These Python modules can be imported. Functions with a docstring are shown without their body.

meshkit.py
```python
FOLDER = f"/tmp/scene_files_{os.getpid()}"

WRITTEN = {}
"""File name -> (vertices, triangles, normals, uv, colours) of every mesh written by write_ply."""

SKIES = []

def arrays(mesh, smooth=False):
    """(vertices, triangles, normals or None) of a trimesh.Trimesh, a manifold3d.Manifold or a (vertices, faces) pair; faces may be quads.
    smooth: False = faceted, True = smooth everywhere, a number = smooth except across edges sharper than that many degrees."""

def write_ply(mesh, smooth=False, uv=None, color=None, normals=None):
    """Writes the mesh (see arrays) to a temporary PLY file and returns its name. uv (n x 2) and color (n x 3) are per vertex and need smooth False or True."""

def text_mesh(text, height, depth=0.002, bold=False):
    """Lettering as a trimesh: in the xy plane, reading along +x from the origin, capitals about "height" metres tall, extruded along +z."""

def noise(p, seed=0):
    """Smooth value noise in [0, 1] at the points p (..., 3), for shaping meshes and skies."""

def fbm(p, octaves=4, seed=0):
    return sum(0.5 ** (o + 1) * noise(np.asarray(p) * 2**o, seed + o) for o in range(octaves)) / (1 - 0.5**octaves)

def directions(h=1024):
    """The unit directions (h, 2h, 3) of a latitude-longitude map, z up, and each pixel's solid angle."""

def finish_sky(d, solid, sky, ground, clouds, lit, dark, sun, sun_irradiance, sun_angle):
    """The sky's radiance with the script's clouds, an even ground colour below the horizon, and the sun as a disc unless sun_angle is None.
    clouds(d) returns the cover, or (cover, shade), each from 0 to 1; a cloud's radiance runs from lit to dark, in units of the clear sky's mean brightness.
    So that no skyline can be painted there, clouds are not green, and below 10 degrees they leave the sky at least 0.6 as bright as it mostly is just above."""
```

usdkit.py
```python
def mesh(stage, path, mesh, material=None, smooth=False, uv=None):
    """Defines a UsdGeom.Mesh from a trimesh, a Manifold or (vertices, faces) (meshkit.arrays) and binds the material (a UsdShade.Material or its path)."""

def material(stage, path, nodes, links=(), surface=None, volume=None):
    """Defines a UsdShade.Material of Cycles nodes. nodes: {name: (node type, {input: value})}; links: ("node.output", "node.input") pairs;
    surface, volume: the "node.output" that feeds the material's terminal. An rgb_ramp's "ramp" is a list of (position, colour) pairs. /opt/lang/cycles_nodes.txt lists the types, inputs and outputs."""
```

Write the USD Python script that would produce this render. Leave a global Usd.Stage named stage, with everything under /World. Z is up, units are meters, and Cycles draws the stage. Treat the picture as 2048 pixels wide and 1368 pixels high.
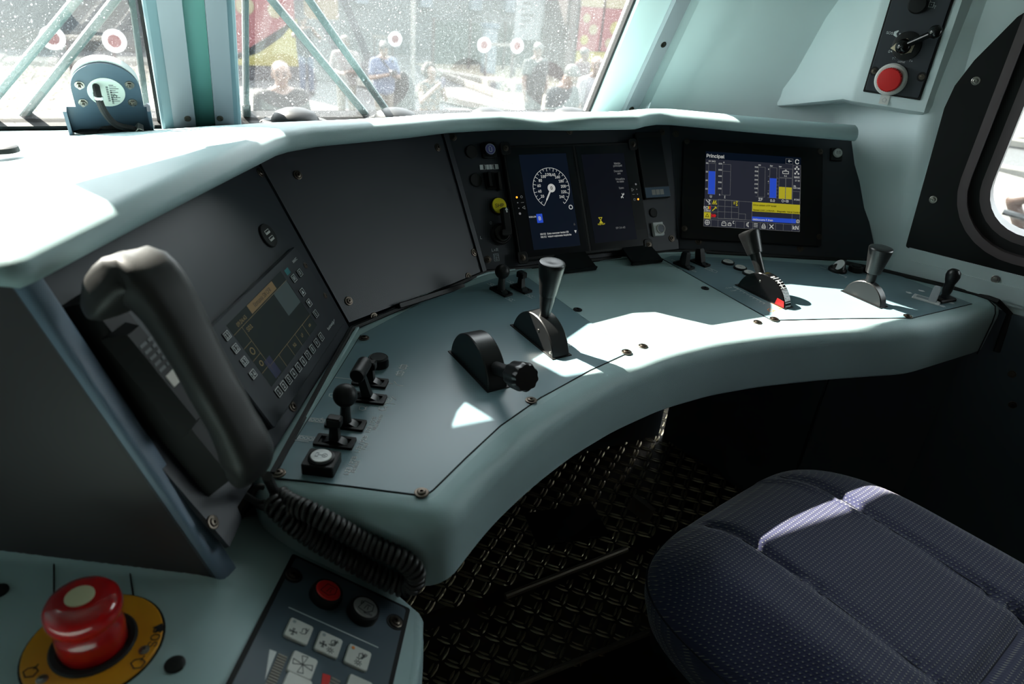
import math, numpy as np, trimesh, usdkit, meshkit
import manifold3d as m3
import shapely
from shapely.geometry import Polygon, LineString, Point, box as sbox
from shapely import affinity
from pxr import Usd, UsdGeom, UsdLux, UsdShade, Gf, Sdf

stage = Usd.Stage.CreateInMemory()
UsdGeom.SetStageUpAxis(stage, "Z"); UsdGeom.SetStageMetersPerUnit(stage, 1.0)
UsdGeom.Xform.Define(stage, "/World"); UsdGeom.Scope.Define(stage, "/World/Looks")
Z0 = 2.55                      # height of the desk top above the ground outside; the script's own z starts at the desk top
rad = math.radians
# ---------------------------------------------------------------- camera
FPX, PITCH, ROLL, YAW, CAMZ = 1400.0, rad(28), rad(5), rad(27), 0.5
CF = np.array([math.sin(YAW) * math.cos(PITCH), math.cos(YAW) * math.cos(PITCH), -math.sin(PITCH)])
_r = np.array([math.cos(YAW), -math.sin(YAW), 0]); _u = np.cross(_r, CF)
CR = math.cos(ROLL) * _r + math.sin(ROLL) * _u; CU = math.cos(ROLL) * _u - math.sin(ROLL) * _r
CC = np.array([0, 0, CAMZ])
cam = UsdGeom.Camera.Define(stage, "/World/camera")
cam.CreateHorizontalApertureAttr(36.0); cam.CreateVerticalApertureAttr(36.0 * 1368 / 2048)
cam.CreateFocalLengthAttr(FPX * 36 / 2048); cam.CreateFStopAttr(5.6); cam.CreateFocusDistanceAttr(1.15)
cam.CreateClippingRangeAttr(Gf.Vec2f(0.02, 500))
mm = np.eye(4); mm[0, :3] = CR; mm[1, :3] = CU; mm[2, :3] = -CF; mm[3, :3] = CC + [0, 0, Z0]
UsdGeom.Xformable(cam).AddTransformOp().Set(Gf.Matrix4d(mm.tolist()))
cam.CreateExposureAttr(EXPOSURE := -0.3)
# ---------------------------------------------------------------- sky and sun
SUN_AZ, SUN_EL = rad(-31), rad(42)
SUN = np.array([math.sin(SUN_AZ) * math.cos(SUN_EL), math.cos(SUN_AZ) * math.cos(SUN_EL), math.sin(SUN_EL)])
sky = UsdLux.DomeLight.Define(stage, "/World/sky_dome"); sky.CreateIntensityAttr(3.2); sky.CreateColorAttr(Gf.Vec3f(0.92, 0.98, 1.02))
sun = UsdLux.DistantLight.Define(stage, "/World/sun"); sun.CreateIntensityAttr(11.5); sun.CreateNormalizeAttr(True); sun.CreateAngleAttr(0.53); sun.CreateColorAttr(Gf.Vec3f(1.0, 0.93, 0.82))
_x = np.cross([0, 0, 1.0], SUN); _x /= np.linalg.norm(_x); mm = np.eye(4); mm[0, :3] = _x; mm[1, :3] = np.cross(SUN, _x); mm[2, :3] = SUN
UsdGeom.Xformable(sun).AddTransformOp().Set(Gf.Matrix4d(mm.tolist()))

# ---------------------------------------------------------------- helpers: points
def ray(x, y): return CF + CR * (x - 1024) / FPX - CU * (y - 684) / FPX
def onz(x, y, z=0.0):
    d = ray(x, y); return CC + d * ((z - CC[2]) / d[2])
class Frame:
    """A local frame: o origin, x, y, n axes. p(px,py) = local (x,y) where that line of sight meets the plane n=h."""
    def __init__(s, o, x, y):
        s.o = np.array(o, float); s.x = np.array(x, float); s.x /= np.linalg.norm(s.x)
        s.y = np.array(y, float); s.y -= s.x * (s.y @ s.x); s.y /= np.linalg.norm(s.y); s.n = np.cross(s.x, s.y)
    def p(s, px, py, h=0.0):
        d = ray(px, py); o = s.o + s.n * h; P = CC + d * (((o - CC) @ s.n) / (d @ s.n)); q = P - s.o
        return np.array([q @ s.x, q @ s.y])
    def w(s, a, b, c=0.0): return s.o + s.x * a + s.y * b + s.n * c
    def at(s, a, b, c=0.0, rot=0.0):
        ca, sa = math.cos(rot), math.sin(rot)
        return Frame(s.w(a, b, c), s.x * ca + s.y * sa, -s.x * sa + s.y * ca)
    def tilt(s, ang):               # lean about local x
        ca, sa = math.cos(ang), math.sin(ang); return Frame(s.o, s.x, s.y * ca + s.n * sa)
    def pts(s, L, h=0.0): return [tuple(s.p(*q, h)) for q in L]
WORLD = Frame((0, 0, 0), (1, 0, 0), (0, 1, 0))
def flat(x, y, z=0.0, rot=0.0): return WORLD.at(x, y, z, rot)
# ---------------------------------------------------------------- helpers: prims
used = {}
def numbered(parent, name):
    k = f"{parent}/{name}"; n = used.get(k, 0); used[k] = n + 1
    return k if n == 0 else f"{k}_{n:03d}"
class T:
    """A thing: an Xform under /World at frame fr; part() adds meshes given in the frame's own coordinates."""
    def __init__(s, name, label, cat, fr=WORLD, group=None, kind=None):
        s.path = numbered("/World", name); s.fr = fr; x = UsdGeom.Xform.Define(stage, s.path)
        m = np.eye(4); m[0, :3] = fr.x; m[1, :3] = fr.y; m[2, :3] = fr.n; m[3, :3] = fr.o + [0, 0, Z0]
        x.AddTransformOp().Set(Gf.Matrix4d(m.tolist())); p = x.GetPrim()
        for k, v in (("label", label), ("category", cat), ("group", group), ("kind", kind)):
            if v: p.SetCustomDataByKey(k, v)
    def part(s, name, mesh, mat, parent=None, smooth=35, label=None, kind=None):
        path = numbered(parent or s.path, name)
        if isinstance(mesh, list): mesh = cat(mesh)
        p = usdkit.mesh(stage, path, mesh, mat, smooth=smooth).GetPrim()
        if label: p.SetCustomDataByKey("label", label)
        if kind: p.SetCustomDataByKey("kind", kind)
        return path
def struct(name, mesh, mat, fr=WORLD, label=None, cat=None, smooth=35):
    return T(name, label, cat, fr, kind="structure")
# ---------------------------------------------------------------- helpers: shapes
def tm(v, f): return trimesh.Trimesh(np.asarray(v, float), np.asarray(f, int), process=False)
def cat(L): return trimesh.util.concatenate([x for x in L if x is not None])
def mv(m, x=0, y=0, z=0):
    m = m.copy(); m.apply_translation([x, y, z]); return m
def rot(m, ang, ax, pt=(0, 0, 0)):
    m = m.copy(); m.apply_transform(trimesh.transformations.rotation_matrix(ang, ax, pt)); return m
def hull(P):
    h = trimesh.convex.convex_hull(np.asarray(P, float)); return h
def rrect(w, h, r, seg=5): 
    r = min(r, w / 2 - 1e-5, h / 2 - 1e-5); return sbox(-w / 2 + r, -h / 2 + r, w / 2 - r, h / 2 - r).buffer(r, quad_segs=seg)
def ext(poly, h, z=0.0):
    gs = getattr(poly, "geoms", [poly]); return mv(cat([trimesh.creation.extrude_polygon(g, h, engine="earcut") for g in gs if g.area > 0]), 0, 0, z)
def slab(poly, h, bev=0.002, z=0.0):
    """A convex plate with a bevelled upper edge."""
    a = np.array(poly.exterior.coords)[:-1]; b = np.array(poly.buffer(-bev, join_style=2).exterior.coords)[:-1]
    c = lambda q, zz: np.c_[q, np.full(len(q), z + zz)]
    return hull(np.vstack([c(a, 0), c(a, h - bev), c(b, h)]))
def rbox(w, d, h, r=0.004, bev=0.0015, z=0.0, x=0, y=0): return mv(slab(rrect(w, d, r), h, bev, z), x, y, 0)
def lathe(prof, n=32):
    prof = [(max(r, 0.0), z) for r, z in prof]; v = []; f = []; k = len(prof)
    a = np.arange(n) * 2 * np.pi / n
    for r, z in prof: v.append(np.c_[r * np.cos(a), r * np.sin(a), np.full(n, z)])
    v = np.vstack(v); j = np.arange(n); jn = (j + 1) % n
    for i in range(k - 1):
        A, B = i * n, (i + 1) * n; f.append(np.c_[A + j, A + jn, B + jn]); f.append(np.c_[A + j, B + jn, B + j])
    return tm(v, np.vstack(f))
def disc(r, h, bev=0.0006, z=0.0, n=28): return mv(lathe([(0, 0), (r, 0), (r, h - bev), (r - bev, h), (0, h)], n), 0, 0, z)
def tube(P, r, n=8, closed=False):
    P = np.asarray(P, float); r = np.broadcast_to(r, (len(P),)); t = np.gradient(P, axis=0); t /= np.linalg.norm(t, axis=1, keepdims=True) + 1e-12
    u = np.cross(t[0], [0, 0, 1.0]); u = u if np.linalg.norm(u) > 1e-3 else np.array([1.0, 0, 0]); v = []
    a = np.arange(n) * 2 * np.pi / n
    for i in range(len(P)):
        u = u - t[i] * (u @ t[i]); u /= np.linalg.norm(u); b = np.cross(t[i], u)
        v.append(P[i] + r[i] * (np.cos(a)[:, None] * u + np.sin(a)[:, None] * b))
    v = np.vstack(v + [P[:1], P[-1:]]); f = []; j = np.arange(n); jn = (j + 1) % n; m = len(P)
    for i in range(m - 1):
        A, B = i * n, (i + 1) * n; f += [np.c_[A + j, A + jn, B + jn], np.c_[A + j, B + jn, B + j]]
    f += [np.c_[jn, j, np.full(n, m * n)], np.c_[(m - 1) * n + j, (m - 1) * n + jn, np.full(n, m * n + 1)]]
    return tm(v, np.vstack(f))
def spline(P, n):
    from scipy.interpolate import CubicSpline
    P = np.asarray(P, float); s = np.r_[0, np.cumsum(np.linalg.norm(np.diff(P, axis=0), axis=1))]
    return CubicSpline(s, P)(np.linspace(0, s[-1], n))
def loft(rings, caps=True):
    rings = [np.asarray(r, float) for r in rings]; n = len(rings[0]); v = np.vstack(rings); f = []; j = np.arange(n); jn = (j + 1) % n
    for i in range(len(rings) - 1):
        A, B = i * n, (i + 1) * n; f += [np.c_[A + j, A + jn, B + jn], np.c_[A + j, B + jn, B + j]]
    if caps:
        v = np.vstack([v, rings[0].mean(0), rings[-1].mean(0)]); e = len(v); L = (len(rings) - 1) * n
        f += [np.c_[jn, j, np.full(n, e - 2)], np.c_[L + j, L + jn, np.full(n, e - 1)]]
    return tm(v, np.vstack(f))
def sheet(rows):
    """An open surface through rows of points."""
    rows = [np.asarray(r, float) for r in rows]; n = len(rows[0]); f = []; j = np.arange(n - 1)
    for i in range(len(rows) - 1):
        A, B = i * n, (i + 1) * n; f += [np.c_[A + j, A + j + 1, B + j + 1], np.c_[A + j, B + j + 1, B + j]]
    return tm(np.vstack(rows), np.vstack(f))
def poly3(P): P = np.asarray(P, float); return tm(P, [[0, i, i + 1] for i in range(1, len(P) - 1)])
def prism(P, d):
    """A flat 3D polygon given thickness d (a vector)."""
    P = np.asarray(P, float); n = len(P); d = np.asarray(d, float); f = [[0, i, i + 1] for i in range(1, n - 1)]; f += [[n, n + i + 1, n + i] for i in range(1, n - 1)]
    for i in range(n):
        k = (i + 1) % n; f += [[i, n + i, n + k], [i, n + k, k]]
    m = tm(np.vstack([P, P + d]), f); m.fix_normals(); return m
def text(s, h, x=0, y=0, z=0, ang=0, bold=False, depth=0.0003, center=True, sx=1.0):
    m = meshkit.text_mesh(s, h, depth, bold); b = m.bounds
    m.apply_translation([-(b[0][0] + b[1][0]) / 2 if center else -b[0][0], -(b[0][1] + b[1][1]) / 2, 0])
    if sx != 1.0: m.apply_scale([sx, 1, 1])
    return mv(rot(m, ang, (0, 0, 1)), x, y, z)
def strokes(lines, w, depth=0.0003, x=0, y=0, z=0, s=1.0, ang=0):
    g = shapely.union_all([LineString(l).buffer(w / 2 / s, quad_segs=2, cap_style=2) if len(l) > 1 else Point(l[0]).buffer(w / s) for l in lines])
    g = affinity.scale(g, s, s, origin=(0, 0)); return mv(rot(ext(g, depth), ang, (0, 0, 1)), x, y, z)
def circ(x, y, r, n=16): a = np.linspace(0, 2 * np.pi, n + 1); return [(x + r * math.cos(t), y + r * math.sin(t)) for t in a]
def quad(P, h=0.0003, z=0.0): return ext(Polygon(P), h, z)
def smooth01(t): t = np.clip(t, 0, 1); return t * t * (3 - 2 * t)

# ---------------------------------------------------------------- materials
def mat(name, col, rough=0.5, metal=0.0, bump=None, vary=None, emit=0.0, coat=0.0, spec=0.5, dirt=None):
    n = {"p": ("principled_bsdf", {"base_color": col, "roughness": rough, "metallic": metal, "coat_weight": coat, "specular_ior_level": spec})}; l = []
    if emit: n["p"][1].update(emission_color=col, emission_strength=emit)
    if bump or vary: n["g"] = ("geometry", {})
    if bump:
        n["n"] = ("noise_texture", {"scale": bump[0], "detail": 3.0}); n["b"] = ("bump", {"strength": bump[1], "distance": bump[2] if len(bump) > 2 else 0.001})
        l += [("g.position", "n.vector"), ("n.fac", "b.height"), ("b.normal", "p.normal")]
    if vary:
        sc, amt = vary; n["v"] = ("noise_texture", {"scale": sc, "detail": 4.0}); c = np.array(col)
        n["r"] = ("rgb_ramp", {"ramp": [(0.3, tuple(c * (1 - amt))), (0.7, tuple(np.minimum(c * (1 + amt), 1)))]})
        l += [("g.position", "v.vector"), ("v.fac", "r.fac"), ("r.color", "p.base_color")]
    return usdkit.material(stage, f"/World/Looks/{name}", n, l, surface="p.BSDF")
def srgb(r, g, b): return tuple(((c / 255 + 0.055) / 1.055) ** 2.4 if c > 10 else c / 255 / 12.92 for c in (r, g, b))
AQUA = mat("aqua_paint", srgb(158, 182, 184), 0.5, spec=0.35, bump=(1100, 0.25, 0.0006), vary=(3, 0.03))
WALLP = mat("wall_paint", srgb(204, 219, 220), 0.5, bump=(500, 0.1, 0.0005), vary=(2, 0.03))
TEAL = mat("pillar_green", srgb(100, 160, 152), 0.45)
GREY = mat("plate_grey", srgb(108, 134, 142), 0.36, spec=0.55, bump=(1500, 0.12, 0.0004))
PANEL = mat("panel_anthracite", srgb(38, 42, 49), 0.45, bump=(900, 0.2, 0.0005))
CHEEK = mat("cheek_reflected_brown", srgb(62, 58, 60), 0.5, bump=(900, 0.2, 0.0005))  # cheek face darkened and browned to paint in the dim rear it reflects
BLACK = mat("black_plastic", srgb(17, 18, 19), 0.45, spec=0.28, bump=(1200, 0.1, 0.0004))
GLOSS = mat("gloss_black", srgb(10, 10, 11), 0.12)
SEMI = mat("satin_black", srgb(22, 23, 24), 0.34)
RUB = mat("rubber_black", srgb(16, 17, 18), 0.65)
GAP = mat("gap_black", srgb(8, 9, 10), 0.8)
STEEL = mat("steel", srgb(150, 145, 138), 0.3, 1.0)
DSTEEL = mat("dark_steel", srgb(90, 82, 74), 0.35, 1.0)
ALU = mat("aluminium_strip", srgb(172, 176, 182), 0.42, 0.35)
PRINT = mat("white_print", srgb(205, 208, 208), 0.6)
FAINT = mat("grey_print", srgb(150, 158, 162), 0.6)
BPRINT = mat("dark_print", srgb(35, 38, 42), 0.6)
WHITE = mat("white_plastic", srgb(220, 222, 222), 0.35)
KEYW = mat("key_white", srgb(205, 205, 200), 0.4)
BEIGE = mat("beige_plastic", srgb(200, 196, 160), 0.45)
RED = mat("red_plastic", srgb(165, 8, 12), 0.18, coat=0.4)
REDM = mat("red_cap", srgb(205, 28, 28), 0.4)
YEL = mat("yellow_cap", srgb(226, 208, 25), 0.35)
YPL = mat("yellow_plate", srgb(216, 148, 22), 0.45)
VIOL = mat("violet_cap", srgb(92, 90, 150), 0.35)
DBLUE = mat("bracket_blue_grey", srgb(62, 80, 94), 0.4)
LBLUE = mat("label_blue", srgb(50, 75, 98), 0.4)
SCREEN = mat("screen_glass", srgb(9, 11, 16), 0.22)
ORANGE_P = mat("orange_print", srgb(235, 120, 60), 0.6)
PLINE = mat("liner_grey", srgb(92, 82, 84), 0.5)
def glow(name, c, s):
    return usdkit.material(stage, f"/World/Looks/{name}", {"p": ("principled_bsdf", {"base_color": (0.006, 0.006, 0.007), "roughness": 0.35, "specular_ior_level": 0.12, "emission_color": c, "emission_strength": s})}, surface="p.BSDF")
S_WHT = glow("screen_white", (0.9, 0.92, 0.88), 0.55); S_GRY = glow("screen_grey", (0.5, 0.52, 0.52), 0.3); S_DIM = glow("screen_dim", (0.5, 0.5, 0.5), 0.1)
S_BLU = glow("screen_blue", (0.03, 0.1, 0.75), 0.75); S_YEL = glow("screen_yellow", (0.7, 0.62, 0.03), 0.62); S_RED = glow("screen_red", (0.8, 0.02, 0.02), 0.7)
S_BG = glow("screen_background", (0.05, 0.055, 0.085), 0.4); S_NAVY = glow("screen_navy", (0.010, 0.024, 0.06), 0.2); S_NAV2 = glow("screen_navy_dim", (0.012, 0.016, 0.04), 0.15)
S_BRN = glow("screen_brown", (0.45, 0.34, 0.17), 0.22); S_TXB = glow("screen_amber", (0.6, 0.5, 0.25), 0.2); S_GRN = glow("screen_dark_green", (0.03, 0.045, 0.042), 0.28); S_LIT = glow("screen_pale_green", (0.1, 0.15, 0.15), 0.3)
LED_O = glow("led_orange", (1.0, 0.28, 0.02), 3.0); LED_W = glow("led_grey", (0.6, 0.6, 0.62), 0.3)
S_BLK = mat("screen_black_ink", (0.004, 0.004, 0.005), 0.5)
# window glass: clear with a weak mirror, and dust on it that the sun lights
def glass(name, dust, specks):
    n = {"t": ("transparent_bsdf", {"color": (0.93, 0.96, 0.95)}), "g": ("glossy_bsdf", {"color": (1, 1, 1), "roughness": 0.0}), "lw": ("layer_weight", {"blend": 0.5}),
         "pw": ("math", {"math_type": "power", "value2": 3.0}), "ma": ("math", {"math_type": "multiply_add", "value2": 0.5, "value3": 0.03}), "m1": ("mix_closure", {}),
         "d": ("diffuse_bsdf", {"color": (0.80, 0.83, 0.86)}), "tl": ("translucent_bsdf", {"color": (0.80, 0.83, 0.86)}), "m2": ("mix_closure", {"fac": 0.6}), "m3": ("mix_closure", {}),
         "geo": ("geometry", {}), "n1": ("noise_texture", {"scale": 5.0, "detail": 5.0, "roughness": 0.6}), "v": ("voronoi_texture", {"scale": 95.0}), "n2": ("noise_texture", {"scale": 14.0, "detail": 3.0}),
         "r1": ("map_range", {"from_min": 0.3, "from_max": 0.7, "to_min": dust * 0.75, "to_max": dust * 1.3}),
         "r2": ("map_range", {"from_min": 0.10, "from_max": 0.17, "to_min": 1.0, "to_max": 0.0, "clamp": True}), "r3": ("map_range", {"from_min": 0.50, "from_max": 0.62, "to_min": 0.0, "to_max": specks, "clamp": True}),
         "sp": ("math", {"math_type": "multiply"}), "ad": ("math", {"math_type": "add", "use_clamp": True}),
         "v2": ("voronoi_texture", {"scale": 260.0}), "r4": ("map_range", {"from_min": 0.12, "from_max": 0.2, "to_min": specks * 0.5, "to_max": 0.0, "clamp": True}), "a2": ("math", {"math_type": "add", "use_clamp": True})}
    l = [("lw.facing", "pw.value1"), ("pw.value", "ma.value1"), ("ma.value", "m1.fac"), ("t.BSDF", "m1.closure1"), ("g.BSDF", "m1.closure2"), ("d.BSDF", "m2.closure1"), ("tl.BSDF", "m2.closure2"),
         ("geo.position", "n1.vector"), ("geo.position", "v.vector"), ("geo.position", "n2.vector"), ("geo.position", "v2.vector"), ("n1.fac", "r1.value"), ("v.distance", "r2.value"), ("n2.fac", "r3.value"), ("r2.result", "sp.value1"), ("r3.result", "sp.value2"),
         ("v2.distance", "r4.value"), ("r1.result", "ad.value1"), ("sp.value", "ad.value2"), ("ad.value", "a2.value1"), ("r4.result", "a2.value2"), ("a2.value", "m3.fac"), ("m1.closure", "m3.closure1"), ("m2.closure", "m3.closure2")]
    return usdkit.material(stage, f"/World/Looks/{name}", n, l, surface="m3.closure")
PANE = glass("windshield_glass", 0.034, 0.45); PANE_S = glass("side_glass", 0.015, 0.05)
# seat cloth: navy with rows of small pale dots
def fabric(ang):
    n = {"g": ("geometry", {}), "m": ("mapping", {"rotation": (0, 0, ang)}), "s": ("separate_xyz", {}),
         "yz": ("math", {"math_type": "add"}), "x": ("math", {"math_type": "multiply", "value2": 2 * math.pi / 0.0052}), "y": ("math", {"math_type": "multiply", "value2": 2 * math.pi / 0.0062}),
         "sx": ("math", {"math_type": "sine"}), "sy": ("math", {"math_type": "sine"}), "mn": ("math", {"math_type": "minimum"}),
         "r": ("rgb_ramp", {"ramp": [(0.0, srgb(28, 31, 64)), (0.62, srgb(33, 36, 72)), (0.78, srgb(112, 114, 108)), (1.0, srgb(150, 148, 120))]}),
         "b": ("bump", {"strength": 0.5, "distance": 0.0006}), "p": ("principled_bsdf", {"roughness": 0.9, "sheen_weight": 0.25})}
    l = [("g.position", "m.vector"), ("m.vector", "s.vector"), ("s.y", "yz.value1"), ("s.z", "yz.value2"), ("s.x", "x.value1"), ("yz.value", "y.value1"), ("x.value", "sx.value1"), ("y.value", "sy.value1"),
         ("sx.value", "mn.value1"), ("sy.value", "mn.value2"), ("mn.value", "r.fac"), ("mn.value", "b.height"), ("r.color", "p.base_color"), ("b.normal", "p.normal")]
    return usdkit.material(stage, "/World/Looks/seat_cloth", n, l, surface="p.BSDF")
CLOTH = fabric(-rad(14)); SEAM = mat("seat_seam", srgb(20, 22, 36), 0.9)
CHK = mat("checker_plate", srgb(62, 56, 48), 0.38, 0.6, vary=(9, 0.3)); NOSE = mat("step_edge", srgb(150, 142, 128), 0.35, 0.8)
DARKP = mat("dark_lining", srgb(62, 74, 82), 0.5); CEIL = mat("ceiling_paint", srgb(150, 148, 144), 0.6); BACKW = mat("rear_wall_paint", srgb(128, 112, 102), 0.6)

# ---------------------------------------------------------------- shared pieces
def screw_mesh(r=0.0075, h=0.003):
    wash = lathe([(0, 0), (r, 0), (r, h * .4), (r * .9, h * .55), (r * .62, h * .5)], 18)
    head = lathe([(r * .62, 0), (r * .62, h * .8), (r * .5, h), (r * .26, h), (r * .24, h * .4), (0, h * .35)], 18)
    return cat([wash, head])
SCREW = screw_mesh()
def put_screws(t, pts, m=DSTEEL, z=0.0, s=1.0, parent=None):
    for x, y in pts:
        k = SCREW.copy(); k.apply_scale(s); t.part("screw", mv(k, x, y, z), m, parent, 40)
# ================================================================ STRUCTURE
LEAN = rad(26.6); WS = Frame((0, 1.45, 0.19), (1, 0, 0), (0, -math.sin(LEAN), math.cos(LEAN)))      # windshield plane, n towards the cab
WTOP = 0.80                                                                                            # slope length of the glass
def wsp(x, t, d=0.0): return WS.w(x, t, d)
WXL0, WXL1, WXR0, WXR1 = -0.80, -0.014, 0.118, 0.888
CX = 0.052
# floor and steps (checker plate)
t = struct("floor", None, None, label="dark checker plate cab floor with glint coloured raised lozenges and step edges", cat="floor")
t.part("base_plate", prism([(-1.35, -1.2, -.80), (2.7, -1.2, -.80), (2.7, 1.55, -.80), (-1.35, 1.55, -.80)], (0, 0, -.05)), CHK)
t.part("step_tread", prism([(.02, .665, -.585), (1.15, .70, -.585), (1.15, .90, -.56), (.02, .84, -.56)], (0, 0, -.2)), CHK)
t.part("footrest_tread", prism([(.02, .835, -.55), (1.15, .88, -.55), (1.15, 1.3, -.53), (.02, 1.3, -.53)], (0, 0, -.2)), CHK)
def nose(a, b, w=.012): return tube([np.array(a), np.array(b)], w / 2, 10)
t.part("step_edge", nose((.02, .662, -.583), (1.15, .697, -.583)), NOSE)
t.part("step_edge", nose((.455, .829, -.548), (.745, .853, -.548), .013), NOSE)
rng = np.random.default_rng(5); L = []
def lozenge(x, y, z, ang, s=1.0):
    a = np.linspace(0, 2 * np.pi, 8, endpoint=False); ring = np.c_[.017 * np.cos(a) * s, .0036 * np.sin(a) * s, np.zeros(8)]; top = np.c_[.010 * np.cos(a) * s, .0014 * np.sin(a) * s, np.full(8, .0022)]
    return mv(rot(loft([ring, top]), ang, (0, 0, 1)), x, y, z)
for (y0, y1, zf) in ((.68, .825, lambda y: -.585 + (y - .68) * .12), (.86, 1.25, lambda y: -.55 + (y - .84) * .043)):
    for i in range(38):
        for j in range(int((y1 - y0) / .024) + 1):
            x, y = .06 + i * .0285, y0 + j * .024 + .004 * math.sin(i); a = .75 if (i + j) % 2 else -.75
            L.append(lozenge(x, y + (x - .5) * .04, zf(y) + .0005, a)); L.append(lozenge(x + .006 * math.sin(-a), y + (x - .5) * .04 + .007, zf(y) + .0006, a, .8))
t.part("raised_lozenges", L, mat("lozenge_glint", srgb(160, 150, 124), .3, .8), smooth=False, kind="stuff")  # lozenges coloured paler than the plate to stand in for glints
pf = flat(.655, .955, -.542, rad(-8))
t.part("cover_plate", mv(rbox(.16, .10, .004, .004, .001), 0, 0, 0).apply_transform(np.r_[np.c_[np.c_[pf.x, pf.y, pf.n], pf.o], [[0, 0, 0, 1]]]), BLACK, label="plain black cover plate let into the footrest")
t.part("bracket", prism([(.80, .945, -.53), (.815, .89, -.53), (.825, .89, -.50), (.812, .945, -.50)], (.012, .003, 0)), NOSE)
# under-desk lining
t = struct("wall_front", None, None, label="front wall of the cab below and above the windshield", cat="wall")
t.part("lower_wall", prism([(-1.3, 1.50, -.8), (1.6, 1.50, -.8), (1.6, 1.50, .18), (-1.3, 1.50, .18)], (0, .05, 0)), DARKP)
t.part("knee_panel", prism([(.10, 1.16, -.8), (1.04, 1.16, -.8), (1.04, 1.16, -.03), (.10, 1.16, -.03)], (0, .02, 0)), DARKP)
t.part("knee_panel", prism([(1.045, 1.15, -.8), (1.14, .82, -.8), (1.14, .82, -.09), (1.045, 1.15, -.09)], (.015, .005, 0)), DARKP)
t.part("knee_panel", prism([(1.15, .82, -.8), (1.41, .735, -.8), (1.41, .735, -.09), (1.15, .82, -.09)], (.01, .03, 0)), DARKP)
t.part("knee_panel", prism([(.04, .66, -.8), (.10, 1.16, -.8), (.10, 1.16, -.10), (.04, .66, -.10)], (-.02, 0, 0)), mat("side_brown", srgb(66, 54, 44), .5))
hx0, hx1 = -1.3, 1.4
t.part("header", prism([wsp(hx0, WTOP), wsp(hx1, WTOP), wsp(hx1, 1.15), wsp(hx0, 1.15)], WS.n * -.04), WALLP)
t.part("sill", prism([wsp(hx0, -.03), wsp(hx1, -.03), wsp(hx1, .012), wsp(hx0, .012)], WS.n * -.04), BLACK)
t.part("left_jamb", prism([wsp(-1.3, 0), wsp(WXL0, 0), wsp(WXL0, WTOP), wsp(-1.3, WTOP)], WS.n * -.04), WALLP)
t.part("right_jamb", prism([wsp(WXR1, 0), wsp(1.06, 0), wsp(1.06, WTOP), wsp(WXR1, WTOP)], WS.n * -.04), WALLP)
t.part("rail", cat([prism([wsp(.962, 0, .001), wsp(.998, 0, .001), wsp(1.006, WTOP, .001), wsp(.970, WTOP, .001)], WS.n * .012)]), ALU)
put = [(.978, .055), (.984, .22), (.988, .4)]
for x, q in put: t.part("rail_screw", mv(lathe([(0, 0), (.0065, 0), (.0065, .0015), (.0045, .002), (0, .001)], 14), 0, 0, 0).apply_transform(np.r_[np.c_[np.c_[WS.x, WS.y, WS.n], wsp(x, q, .013)], [[0, 0, 0, 1]]]), DSTEEL)
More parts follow.
